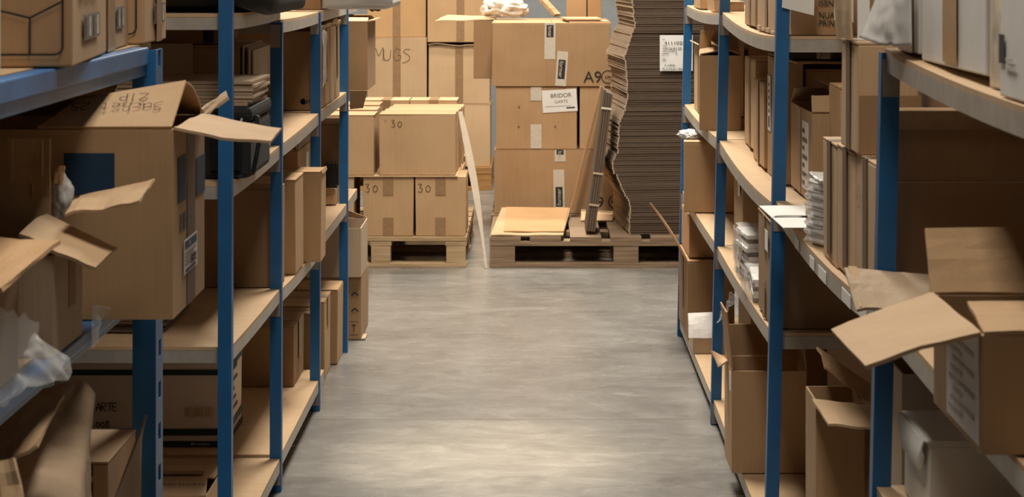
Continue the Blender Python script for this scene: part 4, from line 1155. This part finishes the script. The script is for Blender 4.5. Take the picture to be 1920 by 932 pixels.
panel('flap', [P(-60, 905, 2.95), P(70, 838, 2.98), P(122, 745, 3.30), P(-60, 760, 3.30)], 0.005, K['light'], root, 0.004, 0.006)
c = carton('plain carton with pale flap in the bottom left corner', -1.0, -0.745, 2.66, 2.96, zb, 0.69, 'grey', 'x', op=True, group=gh)
panel('flap', [P(-60, 1010, 2.64), P(66, 1010, 2.64), P(28, 860, 2.68), P(-60, 880, 2.68)], 0.005, K['light'], c.root, 0.006, 0.01)
ya = 3.55
c = carton('open carton with raised printed side flap below the heavy blue post', -1.05, -0.70, ya, ya + 0.25, zb, 0.612, 'kraft', 'y', group=gh)
fr = c.frame('near')
px = ya / F
for v0, v1 in ((866, 889), (899, 930)):
    patch(c.root, fr, c.w - 70 * px, c.w - 30 * px, c.h - (v1 - 862) * px, c.h - (v0 - 862) * px, INK, 'hand_hole', 0.0007)
f_ = panel('flap', [P(196, 985, ya - .04), P(262, 985, ya + .06), P(264, 810, ya + .10), P(275, 778, ya + .10)], 0.004, K['grey'], c.root, 0.0, 0.0)

# ------------------------------------------------------------------ right rack contents
gr = 'cartons on the right rack'
# top level
for i, (lab, u0, u1, vt, Y, D) in enumerate((('small flat carton behind the second right post on the top shelf', 1366, 1397, 3, 6.72, 0.2),
        ('low carton on the top right shelf between first and second posts', 1338, 1364, -3, 7.2, 0.3), ('carton at the far end of the top right shelf', 1312, 1336, -12, 7.7, 0.3))):
    B(lab, u0, u1, vt, Y, D, 'Ra4', group=gr, mat='kraft')
z0 = on('Rb4', 5.9, 6.18)
carton('tall carton on the top right shelf, left of a torn-bottomed one', 0.598, 0.80, 5.86, 6.17, z0, z0 + 0.28, 'kraft', 'x', tape=True, drop=0.28, group=gr)
z0 = on('Rb4', 5.37, 5.84)
c = carton('tall creased carton with torn base beside the third right post', 0.600, 0.80, 5.37, 5.835, z0, z0 + 0.30, 'light', 'x', tape=True, drop=0.3, group=gr)
for k in range(4): flap_o = boxobj('torn_edge', K['grey'], c.root, -c.w / 2 - 0.006, -c.w / 2 - 0.001, -0.22 + 0.11 * k, -0.15 + 0.11 * k, 0.001, 0.008 + 0.004 * (k % 2))
yn = 5.155
c = B('brown carton printed ISBN on the top right shelf', 1482, 1640, -60, yn, 0.20, 'Rb4', group=gr, mat='brown')
px = yn / F
fr = c.frame('near')
words(c.root, fr, 'ISBN:', 53 * px, 61 * px - .008, 0.0215, INK, sx=0.82); words(c.root, fr, 'NUAR', 53 * px, 37 * px - .006, 0.0215, INK, sx=0.82); words(c.root, fr, 'PRINTED', 53 * px, 22 * px - .006, 0.0215, INK, sx=0.82)
z0 = on('Rb4', 5.15, 5.15)
# hanging papers
yh = 5.097
o = panel('paper_sheet', [P(1466, 14, yh), P(1526, 29, yh), P(1529, -60, yh), P(1470, -60, yh)], 0.0008, PAPER, None, 0.0, 0.0)
tag(o, 'white paper taped across the third right post, slanted lower edge', 'paper', 'white papers on the right rack')
o = panel('paper_sheet', [P(1564, 38, 5.05), P(1600, 42, 5.05), P(1600, -60, 5.05), P(1564, -60, 5.05)], 0.0008, PAPER)
tag(o, 'white paper hanging before the carton printed ISBN, left of the tall standing flap', 'paper', 'white papers on the right rack')
# third level, third bay (far)
yE = 7.10
c = B('large open carton facing the camera on the third right shelf', 1320, 1398, 104, yE, 0.40, 'Ra3', group=gr, mat='kraft', op=True, rz=-4.2)
flap(c, 'far', -4, 0.065, K['kraft'], seed=1); flap(c, 'left', -78, 0.08, K['brown'], seed=2); flap(c, 'right', -70, 0.1, K['brown'], seed=3)
c = carton('narrow taped carton with upright flap at the far end of third right shelf', 0.594, 0.74, 7.64, 8.06, on('Ra3', 7.64, 8.06), 1.122, 'light', 'x', op=True, group=gr)
patch(c.root, c.frame('left'), c.d / 2 - .03, c.d / 2 + .03, 0.0, c.h, TAPE, 'tape', 0.0006)
flap(c, 'near', 4, 0.085, K['grey'], seed=4); flap(c, 'left', 60, 0.02, K['grey'], seed=6)
carton('dark brown carton deep at the far end of the third right shelf', 0.755, 1.15, 7.65, 8.06, on('Ra3', 7.65, 8.06), 1.212, 'brown', 'x', group=gr)  # filler put in to keep the gap beyond the cartons dark
o = blob('crumpled_film', (0.634, 7.76, 1.127), 0.022, 0.032, 0.022, WRAP, None, 0.4, 1.8, 8); tag(o, 'crumpled white film poking from the narrow taped carton', 'plastic film')
# third level, near half
zz = lambda a, b: on('Rb3', a, b)
c = carton('tall carton standing far back among the third right shelf cartons', 0.642, 0.90, 6.30, 6.62, zz(6.3, 6.62), 1.142, 'light', 'x', tape=True, drop=0.28, group=gr)
c = carton('shorter taped carton in the middle of the third right shelf', 0.632, 0.86, 5.97, 6.285, zz(5.97, 6.28), 1.093, 'kraft', 'x', tape=True, drop=0.24, group=gr)
c = carton('carton with tall white strip label on the third right shelf', 0.640, 0.700, 5.625, 5.955, zz(5.6, 5.95), 1.172, 'kraft', 'x', group=gr)
patch(c.root, c.frame('left'), 0.02, 0.095, 0.12, 0.27, PAPER, 'strip_label', label='white strip label')
patch(c.root, c.frame('left'), 0.045, 0.07, 0.13, 0.16, INK, 'label_print', 0.0012)
for k in range(5): patch(c.root, c.frame('left'), 0.045, 0.07, 0.17 + .018 * k, 0.178 + .018 * k, PRINT, 'label_print', 0.0012)
c = carton('large brown carton at the back between third and fourth right posts', 0.705, 1.05, 5.65, 5.95, zz(5.65, 5.95), 1.150, 'kraft', 'x', group=gr)
c = carton('open carton with peaked flap and newsprint label on third right shelf', 0.660, 0.79, 5.145, 5.57, zz(5.145, 5.57), 1.070, 'kraft', 'x', op=True, group=gr)
patch(c.root, c.frame('left'), 0.24, 0.36, 0.02, 0.185, PAPER, 'newsprint_label', label='white label with newsprint')
for k in range(7): patch(c.root, c.frame('left'), 0.25, 0.29 + 0.05 * (k % 2), 0.03 + .021 * k, 0.040 + .021 * k, PRINT if k != 6 else INK, 'label_print', 0.0012)
patch(c.root, c.frame('left'), 0.16, 0.21, 0.0, c.h - .004, TAPE, 'tape', 0.0006)
flap(c, 'near', -48, 0.055, K['kraft'], seed=1); flap(c, 'far', -48, 0.055, K['kraft'], seed=2); flap(c, 'right', -50, 0.09, K['brown'], seed=3)
z0 = 1.152
o = panel('cardboard_sheet', [(0.655, 5.40, 1.178), (1.04, 5.40, 1.178), (1.04, 5.98, 1.176), (0.645, 5.98, 1.176)], 0.005, K['brown'], None, 0, 0.002)
tag(o, 'dark cardboard sheet lying over the cartons of the third right shelf', 'cardboard sheet')
root = empty('black_case', (0.72, 5.60, 1.1825), 'flat black case with silver label under the top right shelf', 'case')
boxobj('shell', BLACKG, root, -0.085, 0.11, -0.12, 0.12, 0, 0.026, bev=0.003)
boxobj('silver_label', SILVER, root, -0.005, 0.03, -0.1212, -0.1203, 0.002, 0.024); boxobj('clasp', BLACKG, root, 0.045, 0.07, -0.126, -0.121, 0.004, 0.014, bev=0.002)
carton('dark brown carton deep behind the tall cartons of the third right shelf', 0.915, 1.15, 6.05, 6.60, zz(6.05, 6.6), 1.195, 'brown', 'x', group=gr)  # filler added so the opening under the top shelf stays dark
# second level far: carton with white rag
c = B('square plain carton protruding from the second right shelf under a white cloth', 1288, 1386, 266, 7.55, 0.34, 'Ra2', group=gr, mat='kraft', rz=-4.0)
o = blob('crumpled_cloth', (0.553, 7.72, c.root.location.z + c.h + 0.001), 0.036, 0.07, 0.0145, WRAP, None, 0.45, 2.2, 12, sub=5); tag(o, 'crumpled white cloth lying on the square plain carton', 'cloth')
c = carton('upright carton behind the wrapped magazines on the second right shelf', 0.600, 0.74, 6.28, 6.55, on('Rb2', 6.28, 6.55), 0.815, 'kraft', 'x', tape=True, drop=0.03, group=gr)
patch(c.root, c.frame('left'), 0.17, 0.23, 0.19, 0.23, PAPER, 'paper_label')
def mags(label, x0, x1, y0, y1, z0, n, t, rz, seed):
    root = empty('magazine_bundle', ((x0 + x1) / 2, (y0 + y1) / 2, z0), label, 'magazines', 'wrapped magazine bundles', math.radians(rz))
    w, d = (x1 - x0) / 2, (y1 - y0) / 2; z = 0.0
    for k in range(n):
        th = t * R.uniform(.8, 1.2); jx = R.uniform(-.006, .006)
        boxobj('magazine', (PAPER, K['grey'], WHITE)[(k + seed) % 3] if k % 3 else PRINT, root, -w + jx + .008, w + jx - .008, -d + .008, d - .008, z, z + th - 0.0006, bev=0.0008); z += th
    film('plastic_wrap', [Vector((x0 - .002, y1, z0 + .002)), Vector((x0 - .002, y0, z0 + .002)), Vector((x0 - .002, y0, z0 + z + .004)), Vector((x0 - .002, y1, z0 + z + .004))], FILM, root, 0.007, 16, seed, (18, 14))
    film('plastic_wrap', [Vector((x0, y0 - .002, z0 + .002)), Vector((x1, y0 - .002, z0 + .002)), Vector((x1, y0 - .002, z0 + z + .004)), Vector((x0, y0 - .002, z0 + z + .004))], FILM, root, 0.007, 16, seed + 1, (18, 14))
    film('plastic_wrap', [Vector((x0, y0, z0 + z + .004)), Vector((x1, y0, z0 + z + .004)), Vector((x1, y1, z0 + z + .006)), Vector((x0, y1, z0 + z + .006))], FILM, root, 0.005, 16, seed + 2, (18, 14))
    return z
mags('taller bundle of film-wrapped magazines before the upright right carton', 0.576, 0.70, 5.98, 6.20, on('Rb2', 5.98, 6.2), 11, 0.0115, 3, 1)
mags('lower bundle of film-wrapped magazines at the front of the second right shelf', 0.566, 0.69, 5.60, 5.86, on('Rb2', 5.6, 5.86), 6, 0.0105, -4, 4)
c = carton('big dark carton with taped narrow side behind the third right post', 0.5655, 0.92, 5.165, 5.50, on('Rb2', 5.165, 5.5), 0.806, 'brown', 'x', group=gr)
patch(c.root, c.frame('left'), 0.14, 0.18, 0.0, 0.09, TAPE, 'tape', 0.0006); patch(c.root, c.frame('left'), 0.14, 0.18, 0.16, c.h, TAPE, 'tape', 0.0006)
patch(c.root, c.frame('left'), 0.20, 0.265, 0.175, 0.225, PAPER, 'paper_label', 0.0012)
# white sheet with a scribble
zs = 0.8715
o = panel('paper_sheet', [P(1468, 427, 4.58), P(1512, 427, 4.58), P(1510, 385, 4.98), P(1423, 386, 4.98)], 0.0008, PAPER, None, 0, 0.0)
tag(o, 'white sheet with black scribble jutting from the shelf edge by third post', 'paper')
c0 = o.location
pen(o, (Vector((X(1450, 4.78), 4.78, 0.8697)) - c0, Vector((1, 0, 0)), Vector((0, 1, 0)), Vector((0, 0, 1))), '~', 0, -0.03, 0.026, INK, w=0.34, lift=0.002, gap=1)
# stack of white wrapped things
root = empty('wrapped_stack', (0.640, 4.53, on('Rc3', 4.42, 4.66)), 'tall stack of white plastic-wrapped plates before the striped cartons', 'wrapped stack')
z = 0
for k in range(7):
    th = 0.0185
    bm = bmesh.new()
    bmesh.ops.create_cone(bm, cap_ends=True, segments=32, radius1=0.058, radius2=0.066, depth=th - 0.003)
    for v in bm.verts: v.co.z += z + th / 2; v.co.y *= 1.5
    add('plate', bm, WHITE, root, False, (R.uniform(-.004, .004), R.uniform(-.005, .005), 0)); z += th
bm = bmesh.new()
def wrapc(a, b):
    t = a * 2 * math.pi; zz_ = 0.003 + b * (z + 0.004)
    k = 1 + 0.05 * noise.noise(Vector((math.cos(t) * 3, math.sin(t) * 3, zz_ * 30))) + 0.05 * math.sin(zz_ / 0.0185 * 6.28 + math.sin(t * 3))
    return Vector((0.070 * k * math.cos(t), 0.105 * k * math.sin(t), zz_))
grid_solid(bm, wrapc, 48, 40, 0.0008); add('plastic_wrap', bm, FILM, root, True)
film('plastic_wrap', [Vector((0.585, 4.44, root.location.z + z + .004)), Vector((0.70, 4.44, root.location.z + z + .004)), Vector((0.70, 4.62, root.location.z + z + .004)), Vector((0.585, 4.62, root.location.z + z + .004))], WRAP, root, 0.004, 14, 3, (16, 16))
# striped cartons
gs = 'taped cartons standing side by side on the third right shelf'
ys = [4.365, 4.160, 3.930, 3.690]
labs = ['left of the three tape-striped cartons under the tall creased box', 'middle of the three tape-striped cartons under the tall creased box', 'right of the three tape-striped cartons, beside the near blue post']
ztop = 1.088
for i in range(3):
    ya, yb = ys[i + 1] + 0.002, ys[i]
    if i < 2:
        c = carton(labs[i], 0.580, 0.700, ya, yb, on('Rc3', ya, yb), ztop - 0.004 * (2 - i), 'light', 'x', tape=True, tapemat=DTAPE, drop=0.225, group=gs)
    else:
        c = carton(labs[i], 0.582, 0.700, ya, yb, on('Rc3', ya, yb), ztop, 'light', 'x', tape=True, tapemat=DTAPE, drop=0.225, group=gs)
        bm = bmesh.new(); n = 24
        for k in range(n):
            t0, t1 = 2 * math.pi * k / n, 2 * math.pi * (k + 1) / n
            bm.faces.new([bm.verts.new((r * .9 * math.cos(t), r * 1.3 * math.sin(t), 0)) for r, t in ((.014, t0), (.0165, t0), (.0165, t1), (.014, t1))])
        o = add('printed_ring', bm, PRINT, c.root); o.matrix_local = frame_mat(c.frame('left'), 0.05, 0.155, 0.0010)
        words(c.root, c.frame('left'), 'OK', 0.043, 0.148, 0.014, PRINT, rot=math.pi / 2, lift=0.001)
# tall creased box on top of them
zq = ztop + 0.0015
c = carton('tall creased taped box stacked on the three striped cartons', 0.576, 0.690, 3.865, 4.08, zq, zq + 0.200, 'light', 'x', tape=True, tapemat=DTAPE, drop=0.2, group=gr)
panel('flap', [(0.570, 4.07, zq + .203), (0.573, 3.90, zq + .203), (0.573, 3.90, zq + .36), (0.567, 4.05, zq + .36)], 0.004, K['light'], c.root, 0.004, 0.002)
boxobj('torn_edge', K['brown'], c.root, -c.w / 2 + 0.004, c.w / 2, -c.d / 2 - 0.006, -c.d / 2 - 0.001, 0.0, 0.105)
o = panel('paper_sheet', [(0.580, 3.885, zq + .2035), (0.602, 3.885, zq + .2035), (0.602, 3.885, zq + .36), (0.580, 3.885, zq + .36)], 0.001, PAPER)
tag(o, 'white paper strip standing behind the tall flap of the creased box', 'paper', 'white papers on the right rack')
carton('orange-toned carton behind the tall creased box on the third right shelf', 0.680, 0.80, 4.83, 5.0, on('Rc3', 4.83, 5.0), Z(163, 4.83), 'orange', 'x', group=gr)
# large flat carton behind the near post
z0 = on('Rd3', 3.5, 3.56)
c = carton('wide flat dark carton standing upright behind the near right post', 0.598, 1.15, 3.605, 3.680, 0.8695, 1.186, 'brown', 'x', group=gr)
patch(c.root, c.frame('near'), 0.0, c.w, c.h - 0.032, c.h - 0.001, TAPE, 'tape', 0.0006); patch(c.root, c.frame('near'), 0.0, c.w, 0.196, 0.1975, K['grey'], 'crease', 0.0006)
c = carton('taller dark carton behind the wide flat carton on the right rack', 0.710, 1.15, 3.70, 4.05, 0.8695, 1.262, 'brown', 'x', group=gr)
o = panel('cardboard_sheet', [P(1606, 583, 3.40), P(1760, 575, 3.34), P(1765, 520, 3.545), P(1583, 505, 3.545)], 0.005, K['grey'], None, 0.006, 0.006)
tag(o, 'creased cardboard sheet lying over the shelf edge by the near right post', 'cardboard sheet')
st = panel('tape', [P(1612, 583, 3.398), P(1628, 582, 3.396), P(1606, 507, 3.541), P(1590, 506, 3.541)], 0.0012, K['light'], None)
st.parent = o; st.location = st.location - o.location; st.location.z += 0.006

# ---- open carton in the near right foreground
ya, yb = 2.553, 2.86
z0 = on('Rd3', ya, yb)
c = carton('open carton with wide flaps in the right foreground', X(1840, ya), 0.86, ya, yb, z0, 0.994, 'kraft', 'x', op=True, group=gr)
panel('flap', [(X(1840, ya), ya, 0.996), (X(1840, ya), yb, 0.996), P(1560, 622, 2.86), P(1624, 690, 2.55)], 0.005, K['light'], c.root, 0.003, 0.003)
panel('flap', [(X(1840, ya) - .004, yb, 0.996), (0.86, yb, 0.996), P(2260, 424, 2.93), P(1734, 430, 2.93)], 0.005, K['kraft'], c.root, 0.0, 0.004)
panel('flap', [(X(1845, ya), ya, 0.996), (0.855, ya, 0.996), (0.84, ya + .20, 1.000), (X(1845, ya) + .02, ya + .20, 1.000)], 0.005, K['kraft'], c.root, 0.0, 0.004)
fr = c.frame('left')
patch(c.root, fr, 0.098, 0.298, 0.008, 0.138, PAPER, 'document_label', 0.0008, label='white document label with lines of print')
for k in range(9): patch(c.root, fr, 0.115 + .012 * (k % 3), 0.20 + 0.07 * (k % 2), 0.020 + .0125 * k, 0.026 + .0125 * k, FAINT, 'label_line', 0.0016)
# white box under it
ya, yb = 3.30, 3.525
z0 = on('Rd2', ya, yb)
c = carton('white box with tucked lid flap below the open foreground carton', X(1740, ya), 0.80, ya, yb, z0, 0.698, WHITE, 'x', group=gr, name='white_box')
boxobj('lid', WHITE, c.root, -c.w / 2 - 0.003, c.w / 2, -c.d / 2, c.d / 2, c.h + 0.0005, c.h + 0.0045, bev=0.001)
bm = bmesh.new()
def tab(a, b):
    y = -c.d / 2 + 0.006 + (c.d - 0.012) * a
    e = 0.052 * (1 - 0.55 * max(0, (abs(a - 0.5) - 0.32) / 0.18) ** 2)
    return Vector((-c.w / 2 - 0.005 - 0.004 * math.sin(b * 3), y, c.h + 0.003 - e * b))
grid_solid(bm, tab, 16, 8, 0.003); add('lid_flap', bm, WHITE, c.root)
# bottom level near
zb = on('Rc1', 3.7, 4.0)
carton('tall pale-sided carton behind the near right post on the bottom shelf', 0.622, 0.88, 3.66, 3.96, zb, 0.735, 'grey', 'x', op=True, group=gr)
zb = on('Rc1', 4.4, 4.6)
yb_ = 4.39
c = carton('narrow open carton with folded-out flap on the bottom right shelf', X(1530, yb_), X(1622, yb_), yb_, yb_ + 0.17, zb, 0.537, 'kraft', 'x', op=True, group=gr)
patch(c.root, c.frame('left'), 0.07, 0.11, 0, 0.16, TAPE, 'tape', 0.0006)
panel('flap', [P(1553, 797, 4.20), P(1664, 806, 4.20), P(1628, 762, 4.385), P(1522, 750, 4.385)], 0.005, K['light'], c.root, 0.0, 0.003)
panel('flap', [P(1546, 690, 4.48), P(1630, 752, 4.44), P(1630, 722, 4.56), P(1531, 652, 4.56)], 0.005, K['kraft'], c.root, 0.004, 0.004)
# big open carton at the bottom between third and fourth posts
ya = 5.74
zb = on('Rb1', ya, ya + .22)
c = carton('large open carton jutting into the aisle from the bottom right shelf', X(1372, ya), X(1513, ya), ya, ya + 0.22, zb, Z(696, ya), 'kraft', 'x', op=True, group=gr)
flap(c, 'far', 0, 0.085, K['kraft'], seed=1); flap(c, 'left', 3, 0.155, K['brown'], (0.0, 0.05), seed=2, curl=6)
panel('flap', [(X(1368, ya + .2), ya + .215, c.root.location.z + c.h - .01), P(1366, 676, ya + .10), P(1347, 689, ya + .12), P(1333, 657, ya + .16)], 0.004, K['light'], c.root)
flap(c, 'right', -5, 0.10, K['brown'], seed=4)
patch(c.root, c.frame('left'), 0.16, 0.20, c.h - 0.06, c.h - .01, PAPER, 'paper_label')
zz_ = on('Rb1', 6.0, 6.4)
carton('plain carton behind the large open carton on the bottom right shelf', 0.60, 0.82, 6.04, 6.40, zz_, 0.46, 'brown', 'x', group=gr)
# white mailer
ya = 7.47
zb = on('Ra1', ya, ya + .2)
c = carton('small white tray box with raised lid on the bottom right shelf', X(1300, ya), X(1366, ya), ya, ya + 0.20, zb, 0.124, WHITE, 'x', op=True, group=gr, name='white_box')
for o in list(c.root.children): o.data.materials[0] = K['grey']
panel('lid', [P(1291, 634, ya - .004), P(1352, 634, ya - .004), P(1352, 585, ya + .05), P(1290, 588, ya + .05)], 0.004, WHITE, c.root, 0.006, 0.003)
# brown cartons by the far right post
zb = on('Ra1', 7.75, 8.2)
c = carton('brown carton with upraised side flap by the farthest right post', 0.545, 0.72, 7.75, 8.205, zb, Z(490, 7.75), 'brown', 'x', tape=True, drop=0.2, group=gr)
panel('flap', [(0.545, 7.76, c.root.location.z + c.h + .004), (0.545, 8.19, c.root.location.z + c.h + .004), P(1225, 388, 8.19), P(1219, 380, 7.80)], 0.006, K['brown'], c.root, 0.004)
z1 = c.root.location.z + c.h + 0.006
carton('dark carton stacked on the brown one by the farthest right post', 0.556, 0.72, 7.80, 8.20, z1, 0.509, 'brown', 'x', group=gr)
# clear film strip hanging from the second shelf
o = film('plastic_film', [P(1345, 606, 5.98), P(1356, 600, 5.98), P(1384, 558, 6.05), P(1374, 547, 6.05)], FILM, None, 0.010, 26, 7, (24, 24))
tag(o, 'twisted strip of clear film hanging below the wrapped magazines', 'plastic film')

# ---- near right, top level
z0 = on('Rd4', 2.9, 3.5)
gt = 'white cartons on the top right shelf'
c = carton('white taped carton under the cloudy plastic bag', 0.592, 0.90, 3.345, 3.53, on('Rd4', 3.345, 3.53), 1.55, WHITE, 'x', tape=True, drop=0.26, tapemat=PTAPE, group=gt, name='white_box')
c = carton('white carton with wide tan tape on the top right shelf', 0.596, 0.90, 2.872, 3.335, on('Rd4', 2.872, 3.335), 1.55, WHITE, 'x', tape=True, drop=0.26, tapemat=PTAPE, group=gt, name='white_box')
c = carton('cream stained carton between the taped and labelled white cartons', 0.600, 0.90, 2.758, 2.862, on('Rd4', 2.75, 2.86), 1.55, plain_mat('cream_board', (0.66, 0.56, 0.43), 0.8, var=0.35, scale=22), 'x', group=gt, name='cream_box')
c = carton('nearest white carton with dark label at the upper right corner', 0.582, 0.90, 2.36, 2.712, on('Rd4', 2.36, 2.712), 1.55, WHITE, 'x', group=gt, name='white_box')
fr = c.frame('left')
patch(c.root, fr, 0.008, 0.038, 0.042, 0.078, INK, 'print_block', 0.0008); patch(c.root, fr, 0.045, 0.10, 0.036, 0.041, SILVER, 'printed_line', 0.0008); patch(c.root, fr, 0.045, 0.09, 0.046, 0.050, SILVER, 'printed_line', 0.0008)
# cloudy bag
bm = bmesh.new()
def bag(a, b):
    p0, p1 = P(1616, 70, 3.50), P(1714, 86, 3.330)
    q0, q1 = P(1664, -40, 3.55), P(1712, -60, 3.335)
    q = p0.lerp(p1, a) * (1 - b) + q0.lerp(q1, a) * b
    w = math.sin(a * math.pi)
    q.x += -0.006 * w * math.sin(b * math.pi) + 0.004 * noise.noise(Vector((a * 6, b * 5, 2))) * w - .004
    q.z += (-0.006 * w + 0.005 * noise.noise(Vector((a * 9, 1, 5)))) * (1 - b)
    q.y += 0.006 * noise.noise(Vector((a * 7, b * 6, 9))) * w
    return q
grid_solid(bm, bag, 24, 20, 0.002)
def bag2(a, b):
    p = bag(0, b); p2 = Vector((0.586, 3.56, p.z))
    q = p.lerp(p2, a); q.y += 0.01 * math.sin(a * 3.14); return q
grid_solid(bm, bag2, 10, 20, 0.002)
o = add('plastic_bag', bm, MILKY, None, True)
tag(o, 'cloudy plastic bag hanging over the edge of the top right shelf', 'plastic bag')

# ------------------------------------------------------------------ nest printed matter in the part that carries it, joint plates in their post
bpy.context.view_layer.update()
for root in [o for o in COL.objects if o.parent is None and o.children]:
    kids = list(root.children)
    def carriers(test): return [k for k in kids if test(k.name.split('.')[0])]
    def mid(k): return k.matrix_local @ (sum((Vector(c) for c in k.bound_box), Vector()) / 8)
    for k in kids:
        nm = k.name.split('.')[0]
        if nm in ('logo_panel', 'logo_lettering'): cs, lim = carriers(lambda n: n == 'tape'), 0.2
        elif nm.startswith('label_') or nm in ('lettering', 'printed_line'): cs, lim = carriers(lambda n: n in ('paper_label', 'shipping_label', 'strip_label', 'newsprint_label', 'document_label', 'sheet')), 0.17
        elif nm == 'print_detail': cs, lim = carriers(lambda n: n == 'print_block'), 0.3
        elif nm == 'bracket': cs, lim = carriers(lambda n: n == 'post'), 9
        elif nm in ('buckle', 'zip'): cs, lim = carriers(lambda n: n in ('body', 'shell')), 9
        else: continue
        if not cs: continue
        if nm == 'bracket': best = min(cs, key=lambda c: (Vector((mid(c).x, mid(c).y, 0)) - Vector((mid(k).x, mid(k).y, 0))).length)
        else: best = min(cs, key=lambda c: (mid(c) - mid(k)).length)
        if (mid(best) - mid(k)).length > lim: continue
        m = best.matrix_local.inverted() @ k.matrix_local
        k.parent = best
        k.matrix_local = m
